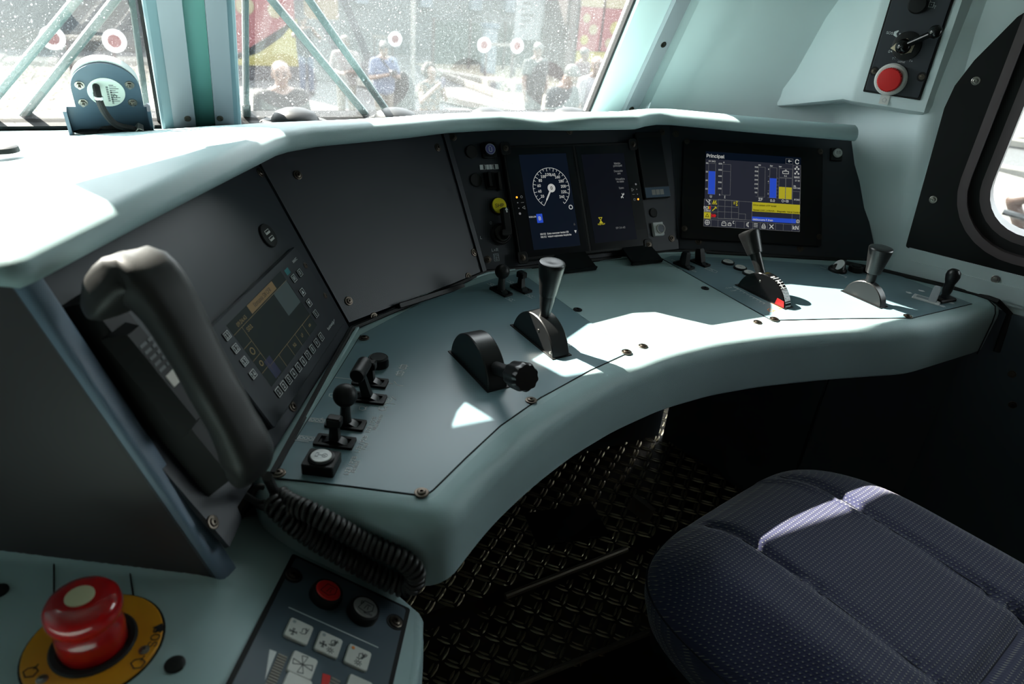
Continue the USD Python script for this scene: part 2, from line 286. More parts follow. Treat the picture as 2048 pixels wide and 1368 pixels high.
# ceiling, side and rear walls
t = struct("ceiling", None, None, label="pale grey ceiling of the driver's cab", cat="ceiling"); t.part("panel", prism([(-1.4, -1.3, 1.18), (2.7, -1.3, 1.18), (2.7, 1.2, 1.18), (-1.4, 1.2, 1.18)], (0, 0, .05)), CEIL)
t = struct("wall_back", None, None, label="rear wall of the driver's cab behind the camera", cat="wall"); t.part("panel", prism([(-1.4, -1.15, -.86), (2.7, -1.15, -.86), (2.7, -1.15, 1.22), (-1.4, -1.15, 1.22)], (0, -.05, 0)), BACKW)
def walled(path_t, fr, outer, hole, mat_, thick=.05, name="panel"):
    g = Polygon(outer, [hole]); m = ext(g, thick, -thick); M = np.r_[np.c_[np.c_[fr.x, fr.y, fr.n], fr.o], [[0, 0, 0, 1]]]; m.apply_transform(M); return path_t.part(name, m, mat_)
def tofr(m, fr): m = m.copy(); m.apply_transform(np.r_[np.c_[np.c_[fr.x, fr.y, fr.n], fr.o], [[0, 0, 0, 1]]]); return m
LW = Frame((-1.30, 0, 0), (0, 1, 0), (0, 0, 1))
t = struct("wall_left", None, None, label="left side wall of the driver's cab", cat="wall")
t.part("panel", tofr(ext(sbox(-1.2, -.8, 1.5, 1.2), .05, -.05), LW), WALLP)
# right side wall
WA, WB = onz(1812, 548, 0), onz(2010, 602, 0); RW = Frame(WA, WB - WA, (0, 0, 1)); RW = Frame(WA, RW.x, (0, 0, 1))
if RW.n @ np.array([-1, 0, 0]) < 0: RWs = -1
else: RWs = 1
gl = RW.p(1986, 365); gb = RW.p(2048, 460)
WH = np.array(rrect(.62, .46, .085, 8).exterior.coords) + [gl[0] + .31, gb[1] - .012 + .23]
def rw_ext(g, h, z): return tofr(ext(g, h, z if RWs > 0 else -z - h), RW)
t = struct("wall_right", None, None, label="right side wall of the cab in pale turquoise", cat="wall")
WHo = Polygon(WH).buffer(.012)
t.part("panel", rw_ext(Polygon([(-.03, -.8), (2.4, -.8), (2.4, 1.2), (-.03, 1.2)], [list(WHo.buffer(.03).exterior.coords)]), .03, -.03), WALLP)
t.part("lower_lining", rw_ext(sbox(-.03, -.8, 2.4, -.02), .008, .0), DARKP, label="dark lining under the sill")
t.part("sill_ledge", rw_ext(sbox(-.01, -.004, 1.6, .058), .010, .0), WALLP); t.part("sill_bead", rw_ext(sbox(.0, .004, 1.6, .034), .014, .0), WALLP)
t.part("screw", tofr(mv(SCREW, *RW.p(1992, 555), .011 if RWs > 0 else 0), RW), STEEL)
for q in ((2025, 745), (2026, 806)): t.part("screw", tofr(mv(SCREW, *RW.p(*q), .009), RW), DSTEEL)
t = T("window_3", "rounded right side window in a black frame with pinkish grey liner", "window", RW, kind="structure")
fo = Polygon([(-.012, .062), (-.03, .33), (-.026, .37), (-.01, .415), (.03, .49), (.08, .54), (.14, .565), (.25, .61), (.86, .61), (.86, .05)]).buffer(.006)
def rp(g, h, z): return ext(g, h, z if RWs > 0 else -z - h)
t.part("black_panel", rp(fo.difference(WHo.buffer(.036)), .006, .001), BLACK)
t.part("liner", rp(WHo.buffer(.040).difference(WHo.buffer(.024)), .016, -.004), PLINE)
t.part("recess_ring", rp(WHo.buffer(.025).difference(WHo.buffer(.004)), .05, -.058), RUB)
t.part("inner_bead", rp(WHo.buffer(.005).difference(Polygon(WH)), .055, -.055), PLINE)
t.part("pane", rp(WHo, .004, -.052), PANE_S)
for q in ((1943, 160), (1859, 396)): t.part("screw", mv(SCREW, *(RW.p(*q) + [.008, 0]), .007), STEEL)
# front right corner between windshield and side wall
def lerp(a, b, k): return np.asarray(a) * (1 - k) + np.asarray(b) * k
def colL(z): return np.array([1.035, 1.45 - (z - .19) * math.tan(LEAN) if z > .19 else 1.45, z])
def colR(z): return np.array([np.interp(z, [0, .315, .6, 1.2], [1.366, 1.312, 1.318, 1.30]), np.interp(z, [0, .315, 1.2], [.912, .93, .95]), z])
K2 = np.array([1.345, 1.125])
def on_corner(px, py, z0):
    a, b = colL(z0)[:2], K2; d = ray(px, py); A = np.array([[d[0], a[0] - b[0]], [d[1], a[1] - b[1]]]); t_, k = np.linalg.solve(A, a); return k
kf = on_corner(1370, 225, .27); kt = on_corner(1500, 0, .5)
t = struct("wall_corner", None, None, label="pale turquoise corner wall between windshield and side window", cat="wall")
rows = []
zl = [-.25, 0, .15, .25, .35, .5, .8, 1.19]
for z in zl:
    a, b = colL(z), colR(z); k = np.interp(z, [.27, .5], [kf, kt]); out = np.array([.42, .9, 0]) * .03
    kk = np.r_[K2, z]
    bow = [a, lerp(a, kk, k * .6) + out * .1, lerp(a, kk, k - .03) + out * .35, lerp(a, kk, k + .06) + out * .45, lerp(a, kk, .93), lerp(kk, b, .06), lerp(kk, b, .8), lerp(kk, b, .95), b, b + RW.x * .012 + [.002, 0, 0], b + RW.x * .03 + np.array([.008, 0, 0]), b + RW.x * .06 + np.array([.03, 0, 0])]
    rows.append(bow)
t.part("panel", sheet(rows), WALLP, smooth=40)
P1, P2 = np.array([1.308, .925, 0]), np.array([1.247, 1.045, 0]); zb, ztp = .312, 1.18
_k = on_corner(1533, 219, .31); _p = lerp(colL(.31), np.r_[K2, .31], _k); _d = ray(1533, 219); Z3B = CAMZ + _d[2] * (_p[1] / _d[1]); k3b = on_corner(1533, 219, .31); k3t = on_corner(1678, 0, .52)
def P3(z): return lerp(colL(z), np.r_[K2, z], k3b + (k3t - k3b) * np.clip((z - .31) / .21, 0, 2.4) * .9) + np.array([.02, .02, 0])
rows = []
for z, s in ((zb - .004, .03), (zb, .012), (zb + .006, .003), (zb + .02, 0), (.5, 0), (.8, 0), (ztp, 0)):
    inw = np.array([.85, .5, 0]) * s; d23 = (P3(z) - [0, 0, z] - P2); d23 /= np.linalg.norm(d23); d12 = (P1 - P2) / np.linalg.norm(P1 - P2)
    Z = np.array([0, 0, z]); p3 = P3(z) + np.array([0, 0, (Z3B - .31) * (1 - smooth01((z - .31) / .25))]); rows.append([p3 + inw * .3, P2 + d23 * .02 + Z + inw, P2 + d23 * .006 + d12 * .002 + Z + inw, P2 + d12 * .006 + d23 * .002 + Z + inw, P2 + d12 * .02 + Z + inw, P1 - d12 * .01 + Z + inw, P1 + Z + inw, P1 + np.array([.02, -.006, 0]) + Z + inw])
rows.insert(0, [p + np.array([.09, .05, 0]) for p in rows[0]])
t.part("control_pod", sheet(rows), WALLP, smooth=40)
POD = Frame(P2 + [0, 0, 0], P1 - P2, (0, 0, 1))
# centre pillar between the windshields
t = struct("trim_1", None, None, label="turquoise centre pillar between the two windshields with two aluminium rails", cat="pillar")
def ws_prism(x0, x1, t0, t1, d0, d1): return prism([wsp(x0, t0, d0), wsp(x1, t0, d0), wsp(x1, t1, d0), wsp(x0, t1, d0)], WS.n * (d1 - d0))
half = np.array([wsp(x, 0, d) for x, d in ((-.014, -.012), (-.014, .043), (-.012, .049), (-.008, .0515), (.027, .052), (.027, .03), (.078, .03), (.078, .052), (.112, .0515), (.116, .049), (.118, .043), (.118, -.012))])
t.part("pillar_body", loft([half + WS.y * q for q in (-.02, .03, WTOP)]), mat("pillar_paint_shaded", srgb(98, 124, 132), .5), smooth=30)  # pillar colour darkened to mimic its shaded look above the sunlit shelf
t.part("green_channel", ws_prism(.027, .078, -.02, WTOP, .029, .034), TEAL)
ALUD = mat("rail_grey_shaded", srgb(128, 133, 140), .45, .2)  # aluminium copy with the shade on the pillar rails put into its colour
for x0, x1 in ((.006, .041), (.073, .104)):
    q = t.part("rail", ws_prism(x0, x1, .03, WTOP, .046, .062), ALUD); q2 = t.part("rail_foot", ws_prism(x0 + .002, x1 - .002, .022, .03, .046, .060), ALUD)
for x in (.029, .081): t.part("rail_screw", tofr(lathe([(0, 0), (.0055, 0), (.0055, .0012), (.004, .0018), (0, .001)], 14), WS.at(x, .074, .062)), DSTEEL)
# windshields
for n, (x0, x1, lab) in enumerate(((WXL0, WXL1, "dusty left windshield with the round black sensor behind it"), (WXR0, WXR1, "large dusty right windshield with people standing outside")), 1):
    t = T(f"window_{n}", lab, "windshield", WS, kind="structure")
    t.part("pane", tm([(x0 - .005, -.005, -.02), (x1 + .005, -.005, -.02), (x1 + .005, WTOP + .005, -.02), (x0 - .005, WTOP + .005, -.02)], [[0, 1, 2], [0, 2, 3]]), PANE, smooth=False)
    for a in (sbox(x0 - .01, 0, x0 + .001, WTOP), sbox(x1 - .006, 0, x1 + .01, WTOP), sbox(x0, -.01, x1, .012)): t.part("gasket", ext(a, .014, -.024), RUB)
# unseen blockers added under the header, shaped to cut the top of the sunlight
BLOCKERS = []
for (x0, x1, t0) in ((.10, .90, .425), (-.33, -.004, .475)):
    t = T("sun_visor", ["added unseen sheet cutting sunlight at the top of the right windshield", "added unseen sheet cutting sunlight at the top of the left windshield"][len(BLOCKERS)], "light blocker", WS); BLOCKERS.append(t)
    xm = x0 + .18 if x0 < 0 else x0; t.part("blind", ext(Polygon([(x1, t0), (xm, t0), (x0, t0 + (.09 if x0 < 0 else 0)), (x0, WTOP), (x1, WTOP)]), .004, .012), CEIL); t.part("bottom_bar", ext(sbox(xm, t0 - .006, x1, t0 + .012), .008, .010), ALU)

# ================================================================ DASHBOARD SHELF
lipc = [(-.70, .93), (-.30, .70), (-.137, .606), (-.122, .600), (-.110, .611), (-.031, .74), (.075, .906), (.130, .992), (.150, 1.012), (.192, 1.037), (.349, 1.083), (.419, 1.110), (.516, 1.127), (.56, 1.127), (.60, 1.124), (.648, 1.117), (.70, 1.117), (.785, 1.117), (.803, 1.121), (.838, 1.141), (.870, 1.153), (.897, 1.150), (1.031, 1.076), (1.18, 1.003), (1.222, .984)]
lipc = np.array(lipc); lz = np.interp(lipc[:, 0], [.0, .20, .42, .55, .64, .79, .835], [.010, .010, 0.0, 0.0, .012, .012, 0.0]); lipc = lipc * ((.5 - .262 - lz) / (.5 - .262))[:, None]; d = np.gradient(lipc, axis=0); d /= np.linalg.norm(d, axis=1, keepdims=True); inn = np.c_[-d[:, 1], d[:, 0]]
prof = [(.15, .250), (.03, .250), (.010, .2505), (.003, .254), (.0, .260), (.001, .266), (.005, .272), (.012, .2765), (.024, .279)]
rows = []
for off, z in prof:
    lim = np.minimum(off, np.where(lipc[:, 0] < .0, .05, .2)) if off > .1 else off
    rows.append(np.c_[lipc + inn * np.reshape(lim, (-1, 1)) if np.ndim(lim) else lipc + inn * lim, z + lz])
rear = np.c_[np.interp(lipc[:, 0], [-.70, -.137, .13, .6, 1.262], [-1.1, -.45, .0, .58, 1.05]), np.full(len(lipc), 1.455), np.full(len(lipc), .192)]
rear[lipc[:, 0] > 1.1, 1] = 1.455
top = rows[-1]; 
for k in (.12, .35, .65, 1.0): r = lerp(top, rear, k); r[:, 2] = (.279 + lz) + (.192 - .279 - lz) * (k ** 1.15); rows.append(r)
t = T("dashboard_shelf", "pale turquoise dashboard shelf with a rounded overhanging lip above the instrument panels", "dashboard")
t.part("shelf", sheet(rows), AQUA, smooth=50)
# ================================================================ INSTRUMENT PANELS
TILT = rad(31)
def pan(p1, p2):
    a, b = onz(*p1), onz(*p2); u = (b - a) / np.linalg.norm(b - a); back = np.array([-u[1], u[0], 0]); return Frame(a, u, math.cos(TILT) * np.array([0, 0, 1]) + math.sin(TILT) * back), np.linalg.norm(b - a)
FG, LG = pan((432, 1088), (703, 660)); FB, LB = pan((703, 660), (972, 546)); FE, LE = pan((972, 546), (1359, 503)); FM, LM = pan((1359, 503), (1757, 525))
TT = .292
def seam_s(fr, n1, n2, P):      # where the seam of two neighbouring panels runs in fr: local x at foot, at height TT
    d = np.cross(n1, n2); d = d if d[2] > 0 else -d; q = P - fr.o; a0_, b0_ = q @ fr.x, q @ fr.y; return lambda t: a0_ + (d @ fr.x) / (d @ fr.y) * (t - b0_)
def panel(name, label, fr, poly, screws, thick=.006, m=PANEL):
    t = T(name, label, "instrument panel", fr); t.part("plate", ext(Polygon(poly), thick, -thick), m, smooth=False); put_screws(t, [fr.p(*q) for q in screws], DSTEEL, 0.0, .95); return t
def topx(fr, px, py): 
    q = fr.p(px, py); return q[0] + (TT - q[1]) * 0
PA_, PB_, PC_ = FB.o, FE.o, FM.o
sA1, sA2 = seam_s(FG, FG.n, FB.n, PA_), seam_s(FB, FG.n, FB.n, PA_); sB1, sB2 = seam_s(FB, FB.n, FE.n, PB_), seam_s(FE, FB.n, FE.n, PB_); sC1, sC2 = seam_s(FE, FE.n, FM.n, PC_), seam_s(FM, FE.n, FM.n, PC_)
tg = panel("instrument_panel", "dark panel on the far left carrying the telephone and the radio unit", FG, [(.010, -.014), (.045, -.010), (.05, .002), (sA1(.002) - .003, .002), (sA1(TT) - .003, TT), (.010, TT)], [(563, 330), (520, 345), (425, 1045), (585, 813), (62, 580)])
tb = panel("instrument_panel", "blank dark panel between the radio panel and the speed display panel", FB, [(sA2(.012) + .003, .012), (sB1(.004) - .014, .004), (sB1(TT) - .017, TT), (sA2(TT) + .003, TT)], [(595, 350), (875, 295), (937, 553), (697, 602), (748, 634), (948, 505)])
te = panel("instrument_panel", "dark centre panel carrying the twin driver displays", FE, [(sB2(.002) + .0015, .002), (sC1(.002) - .001, .002), (sC1(TT) - .001, TT), (sB2(TT) + .0015, TT)], [(906, 274), (949, 501), (936, 552), (975, 519), (1139, 262), (1324, 264), (1343, 477)])
tM = panel("instrument_panel", "dark right panel carrying the train status display", FM, [(sC2(.002) + .001, .002), (LM - .002, .002), (FM.p(1703, 278)[0], FM.p(1703, 278)[1]), (FM.p(1703, 278)[0] - .003, TT), (sC2(TT) + .001, TT)], [(1352, 268), (1397, 483), (1600, 497)])
# the raised fold along the blank panel's edges, and a slim pull bar under it
tb.part("edge_fold", ext(Polygon([(sB1(TT) - .0145, TT), (sB1(TT) - .001, TT), (sB1(.004) - .001, .004), (sB1(.004) - .0115, .004)]), .004, 0), PANEL)
a, b = FB.p(795, 613, .006), FB.p(925, 572, .006)
tb.part("pull_bar", mv(rot(rbox(np.linalg.norm(b - a), .009, .012, .003, .001), math.atan2(*(b - a)[::-1]), (0, 0, 1)), *((a + b) / 2)), BLACK)
# rubber strip where the panels meet the desk
t = T("gap_strip", "black sealing strip along the foot of the instrument panels", "seal")
seg = [onz(*q) for q in ((545, 952), (703, 660), (972, 546), (1359, 503), (1757, 525))]
GS = t; t.part("seal", tube(np.array([p + np.array([0, 0, .002]) for p in seg]), .0042, 6), RUB)
# left cheek of the console
UC = FG.x; cheek = Frame(onz(430, 1160, -.045), -FG.n * np.array([1, 1, 0]) / np.linalg.norm(FG.n[:2]) * -1, (0, 0, 1))
# cheek plane: local x along the panel's outward direction, y up
nb = FG.n.copy(); nb[2] = 0; nb /= np.linalg.norm(nb); CH = Frame(onz(430, 1160, -.045), nb, (0, 0, 1))
def chp(px, py): d = ray(px, py); s = ((CH.o - CC) @ CH.n) / (d @ CH.n); P = CC + d * s - CH.o; return np.array([P @ CH.x, P @ CH.y])
c0, c1 = chp(432, 1160), chp(33, 585)
t = T("console_cheek", "console end cheek tinted brown for the dark rear it reflects, slanted blue grey edge", "side panel", CH)
back = -1.0 if True else 0
slope = (c1[0] - c0[0]) / (c1[1] - c0[1]); up = .303
sgn = 1.0 if (FG.x @ CH.n) > 0 else -1.0          # towards the panel side
pc = Polygon([(c0[0], -.03), (c0[0], 0.004), (c0[0] + slope * up, up), (-.80, up), (-.80, -.03)])
t.part("cheek_face", ext(pc, .018, 0 if sgn > 0 else -.018), CHEEK, smooth=False)
e0, e1 = np.array([c0[0], .0]), np.array([c0[0] + slope * up, up]); dd = (e1 - e0) / np.linalg.norm(e1 - e0); nn_ = np.array([dd[1], -dd[0]])
sec = [(-.002, .0), (.004, .0), (.0075, .002), (.009, .006), (.009, .020), (.006, .024), (-.002, .025)]
ring = lambda q: [(q[0] + nn_[0] * a, q[1] + nn_[1] * a, sgn * b) for a, b in sec]
t.part("rounded_edge", loft([ring(e0 - dd * .02), ring(e0 + dd * .001), ring(e1)]), mat("cheek_edge", srgb(112, 132, 152), .45, bump=(1100, .2, .0005)), smooth=40)

# ================================================================ DESK
front = [(.213, .512), (.226, .524), (.241, .537), (.294, .578), (.368, .623), (.45, .664), (.544, .699), (.652, .726), (.758, .736), (.869, .731), (1.012, .711), (1.111, .692), (1.160, .682), (1.185, .682), (1.372, .697), (1.418, .700), (1.436, .712), (1.437, .735)]
out = [(.045, .600), (.19, .508), (.204, .505)] + front + [(1.362, .895), (1.372, .955), (.95, 1.125), (.485, 1.120), (.185, .955), (.02, .64)]
out = np.array(out); g = Polygon(out)
def resample(P, n):
    P = np.vstack([P, P[:1]]); s = np.r_[0, np.cumsum(np.linalg.norm(np.diff(P, axis=0), axis=1))]; q = np.linspace(0, s[-1], n, endpoint=False); return np.c_[np.interp(q, s, P[:, 0]), np.interp(q, s, P[:, 1])]
def smooth_outline(P, n=260, w=5):
    R = resample(np.asarray(P), n); k = np.ones(w) / w; return np.c_[[np.convolve(np.r_[R[-w:, i], R[:, i], R[:w, i]], k, "same")[w:-w] for i in (0, 1)]].T
def edge_body(outline, prof, n=260, w=5):
    R = smooth_outline(outline, n, w); dd = np.roll(R, -1, 0) - np.roll(R, 1, 0); dd /= np.linalg.norm(dd, axis=1, keepdims=True); nn = np.c_[-dd[:, 1], dd[:, 0]]
    if Polygon(R).exterior.is_ccw is False: nn = -nn
    rings = [np.c_[R + nn * o, np.full(n, z)] for o, z in prof]; body = loft(rings, caps=False)
    tp = Polygon(rings[0][:, :2]).buffer(0); tp = max(getattr(tp, "geoms", [tp]), key=lambda q: q.area); v, f = trimesh.creation.triangulate_polygon(tp, engine="earcut")
    cap = tm(np.c_[v, np.full(len(v), prof[0][1])], f); return body, cap
body, cap = edge_body(out, [(.030, 0), (.018, -.0015), (.009, -.006), (.003, -.014), (.0005, -.022), (.0, -.030), (.003, -.098), (.008, -.104), (.03, -.106)])
t = T("driver_desk", "curved pale turquoise driver's desk with inlaid grey control plates", "desk")
bm = t.part("desk_body", cat([body, cap]), AQUA, smooth=40)
pl = [(722, 671), (850, 603), (985, 559), (1035, 549), (1055, 556), (1257, 701), (1250, 709), (1180, 741), (1080, 796), (1000, 852), (930, 917), (866, 980), (849, 992), (700, 973), (556, 957), (553, 944)]
pr = [(1326, 519), (1345, 512), (1500, 519), (1766, 540), (1943, 608), (1824, 636.5), (1700, 637.5), (1549, 641), (1540, 639)]
SC = Polygon([onz(*q)[:2] for q in pl]); SR = Polygon([onz(*q)[:2] for q in pr])
for g in (SC, SR): t.part("plate_gap", ext(g.buffer(.0014), .0004, .0001), GAP, smooth=False)
t.part("control_plate", ext(SC, .0012, .0001), GREY, smooth=False, label="grey control plate on the left half of the desk")
t.part("control_plate", ext(SR, .0012, .0001), GREY, smooth=False, label="grey control plate on the right half of the desk")
put_screws(t, [onz(*q)[:2] for q in ((728, 678), (557, 949), (843, 988), (1062, 803), (1253, 706), (1548, 640), (1815, 634))], DSTEEL, .0012, 1.05)
for q in ((1155, 620), (1286, 693), (1410, 577), (1515, 645)): t.part("screw", mv(SCREW, *onz(*q)[:2], 0), BLACK if q[0] in (1155, 1410) else DSTEEL)
t.part("rear_bead", tube(np.array([onz(*q, 0) + [0, 0, .001] for q in ((548, 945), (716, 655), (850, 590), (978, 547), (1120, 529), (1330, 508), (1420, 506), (1600, 515), (1757, 527))]), .0028, 6), AQUA)
sl = np.array([onz(*q, -.005) for q in ((1935, 606), (1968, 626))])
t.part("end_seam", tube(np.array([(1.412, .735, .0005), (1.393, .705, -.001), (1.389, .6975, -.012), (1.388, .6955, -.03), (1.386, .6965, -.1)]), .0011, 5), GAP)
t.part("wall_gasket", tube(np.array([onz(*q, .001) for q in ((1690, 527), (1760, 541), (1850, 563), (1950, 587), (1995, 603))] + [np.array([1.442, .70, -.02]), np.array([1.438, .69, -.1])]), .006, 8), RUB)
# ================================================================ DEVICES ON THE PANELS
class Px:
    """Reads places off an enlarged view: origin (ox,oy), scale sc, on a frame's plane at height h."""
    def __init__(s, fr, ox, oy, sc, h=0.0): s.fr, s.ox, s.oy, s.sc, s.h = fr, ox, oy, sc, h
    def __call__(s, x, y): return s.fr.p(s.ox + x / s.sc, s.oy + y / s.sc, s.h)
    def L(s, pts): return [tuple(s(*q)) for q in pts]
    def d(s, a, b): return float(np.linalg.norm(s(*a) - s(*b)))
    def loc(s, c):
        o = s(*c); q = Px(s.fr, s.ox, s.oy, s.sc, s.h); base = s; 
        class K:
            def __call__(k, x, y): return base(x, y) - o
            def L(k, pts): return [tuple(base(*q) - o) for q in pts]
        return K(), o
E1 = Px(FE, 900, 240, 4.276, .002)
# ---- twin driver display
c0 = E1(1090, 700); TD = FE.at(c0[0], c0[1]); E1h = Px(TD, 900, 240, 4.276, .012)
t = T("twin_display", "twin portrait driver display, speed dial on its left screen", "display", TD)
q = [E1h(445, 215), E1h(1572, 188), E1h(1722, 1095), E1h(592, 1205)]
w0, w1 = (q[0][0] + q[3][0]) / 2, (q[1][0] + q[2][0]) / 2; h0, h1 = (q[2][1] + q[3][1]) / 2, (q[0][1] + q[1][1]) / 2
t.part("housing", rbox(w1 - w0, h1 - h0, .012, .010, .002, 0, (w0 + w1) / 2, (h0 + h1) / 2), BLACK)
for a in ((w0 + .006, h1 - .006), (w1 - .006, h1 - .006), (w0 + .006, h0 + .006), (w1 - .006, h0 + .006)):
    t.part("corner_lug", slab(affinity.translate(rrect(.021, .024, .006), *a), .0035, .001, .0118), BLACK); put_screws(t, [a], DSTEEL, .0150, .8)
mid = (E1h(1045, 210)[0] + E1h(1205, 1120)[0]) / 2
t.part("centre_groove", ext(sbox(mid - .0016, h0 + .006, mid + .0016, h1 - .004), .0012, .0115), SEMI)
def screen_quad(P, tl, tr, br, bl):
    a = [P(*q) for q in (tl, tr, br, bl)]; x0 = (a[0][0] + a[3][0]) / 2; x1 = (a[1][0] + a[2][0]) / 2; y0 = (a[2][1] + a[3][1]) / 2; y1 = (a[0][1] + a[1][1]) / 2; return x0, y0, x1, y1
for (b0, b1) in ((w0 + .005, mid - .004), (mid + .004, w1 - .004)): t.part("glass", ext(sbox(b0, h0 + .006, b1, h1 - .006), .0006, .0119), SCREEN)
x0, y0, x1, y1 = screen_quad(E1h, (580, 295), (993, 290), (1112, 1075), (722, 1110))
s1_ = t.part("left_screen", ext(sbox(x0, y0, x1, y1), .0002, .0125), S_NAVY, smooth=False)
Z = .0128; c = E1h(866, 583); R = (np.linalg.norm(E1h(1018, 590) - c) + np.linalg.norm(E1h(712, 562) - c) + np.linalg.norm(E1h(847, 405) - c)) / 3
a0 = math.atan2(*(E1h(805, 732) - c)[::-1]) % (2 * math.pi); a1 = math.atan2(*(E1h(980, 718) - c)[::-1]); a1 = a1 if a1 < 0 else a1 - 2 * math.pi
P_ = lambda a, r: (c[0] + r * math.cos(a), c[1] + r * math.sin(a))
arc = [P_(a, R) for a in np.linspace(a0, a1, 60)]; ln = [arc]
NT = 25
for i in range(NT + 1):
    a = a0 + (a1 - a0) * i / NT; ln.append([P_(a, R), P_(a, R * (.83 if i % 2 == 0 else .89))])
m = [strokes(ln, .0009, .0002, z=Z)]
for i, v in enumerate(range(20, 241, 20)):
    a = a0 + (a1 - a0) * (i + 1) * 2 / NT; p = P_(a, R * .68); m.append(text(str(v), .0052, p[0], p[1], Z, bold=True, depth=.0002, sx=.85))
t.part("speed_scale", m, S_WHT, s1_, smooth=False)
nd = a0 + .01; nx = np.array([math.cos(nd), math.sin(nd)]); ny = np.array([-nx[1], nx[0]])
m = [ext(Point(*c).buffer(R * .21), .0002, Z), quad([c + ny * .0016, c - ny * .0016, c + nx * R * .66 - ny * .0016, c + nx * R * .72 - ny * .0006, c + nx * R * .93 - ny * .0004, c + nx * R * .93 + ny * .0004, c + nx * R * .72 + ny * .0006, c + nx * R * .66 + ny * .0016], .0002, Z)]
t.part("needle", m, S_WHT, s1_, smooth=False); t.part("needle_figure", text("0", .006, c[0], c[1], Z + .0002, bold=True, depth=.0001), S_BLK, s1_, smooth=False)
b = E1h(766, 842); m = strokes([circ(*E1h(1031, 746), .0038)], .0016, .0002, z=Z); t.part("zero_ring", m, S_WHT, s1_, smooth=False)
t.part("mode_box", ext(sbox(b[0] - .0064, b[1] - .0086, b[0] + .0064, b[1] + .0086), .0002, Z), S_BLU, s1_, smooth=False)
t.part("mode_text", [text("B", .0068, b[0], b[1], Z + .0002, bold=True, depth=.0001), text("PZB/LZB", .0027, *E1h(704, 830), Z, bold=True, depth=.0001)], S_WHT, s1_, smooth=False)
L_ = lambda s, h, x, y, m_: text(s, h, *E1h(x, y), Z, bold=True, depth=.0001, center=False)
t.part("message_text", [L_("08:32  Este necesar testul EB", .0033, 770, 978, 0), L_("08:32  Valori naționale implicite", .0033, 775, 1005, 0)], S_WHT, s1_, smooth=False)
tri = lambda p, s, up: quad([(p[0] - s, p[1] - s * up), (p[0] + s, p[1] - s * up), (p[0], p[1] + s * 1.2 * up)], .0002, Z)
t.part("scroll_arrow", tri(E1h(1061, 890), .0024, 1), S_DIM, s1_, smooth=False); t.part("scroll_arrow", tri(E1h(1072, 955), .0027, -1), S_WHT, s1_, smooth=False)
x0, y0, x1, y1 = screen_quad(E1h, (1115, 290), (1480, 290), (1602, 1018), (1245, 1055))
s2_ = t.part("right_screen", ext(sbox(x0, y0, x1, y1), .0002, .0125), S_NAV2, smooth=False)
C_ = lambda s, h, x, y: text(s, h, *E1h(x, y), Z, bold=True, depth=.0001)
t.part("menu_text", [C_("Meniu", .0038, 1427, 371), C_("principal", .0038, 1432, 393), C_("Dezactiv", .0038, 1438, 437), C_("are", .0038, 1443, 460), C_("Vizualiza", .0038, 1452, 505), C_("re date", .0038, 1455, 527), C_("Spec", .0038, 1464, 583), C_("09 24 43", .0038, 1457, 921)], S_GRY, s2_, smooth=False)
p = E1h(1474, 648); t.part("spanner_sign", strokes([[(-.004, -.005), (-.001, -.001), (.001, .001), (.004, .005)], [(-.001, .005), (.001, .001), (.0045, .003)], [(-.0045, -.003), (-.001, -.001), (.001, -.005)]], .0012, .0002, *p, Z), S_WHT, s2_, smooth=False)
p = E1h(1287, 858); m = [strokes([[(-.0045, .0055), (.0045, .0055)], [(-.0045, -.0055), (.0045, -.0055)], [(-.0035, .005), (.003, -.005)], [(.0035, .005), (-.003, -.005)]], .0012, .0002, *p, Z), tri(p + [0, -.003], .0026, 1), text("Exp/Verif", .0028, *E1h(1294, 892), Z, bold=True, depth=.0001)]
t.part("hourglass_sign", m, S_YEL, s2_, smooth=False)
def led(q, r, m_): t.part("indicator_lamp", mv(disc(r, .0008, .0003), *E1h(*q), .0123), m_)
led((570, 662), .0019, LED_O); led((1608, 678), .0019, LED_O)
for q in ((578, 708), (587, 755), (1595, 593), (1602, 635)): led(q, .0011, LED_W)
led((597, 801), .0023, LED_W); led((1588, 550), .002, LED_W)
p1, p2, p3 = E1h(610, 658), E1h(618, 706), E1h(630, 750); r1, r2, r3 = E1h(1577, 681), E1h(1568, 636), E1h(1560, 597)
t.part("lamp_signs", [strokes([circ(*p1, .0022, 10), [tuple(p2 + [-.003, 0]), tuple(p2 + [.002, 0])], [tuple(p2 + [.002, 0])], [tuple(p3 + [-.003, 0]), tuple(p3 + [.0022, .003]), tuple(p3 + [.0022, -.003]), tuple(p3 + [-.003, 0])],
    circ(*r1, .0022, 10), [tuple(r2 + [-.002, 0]), tuple(r2 + [.003, 0])], [tuple(r2 + [-.002, 0])], [tuple(r3 + [.003, 0]), tuple(r3 + [-.0022, .003]), tuple(r3 + [-.0022, -.003]), tuple(r3 + [.003, 0])]], .0007, .0002, z=.0126)], S_GRY, smooth=False, kind="stuff")
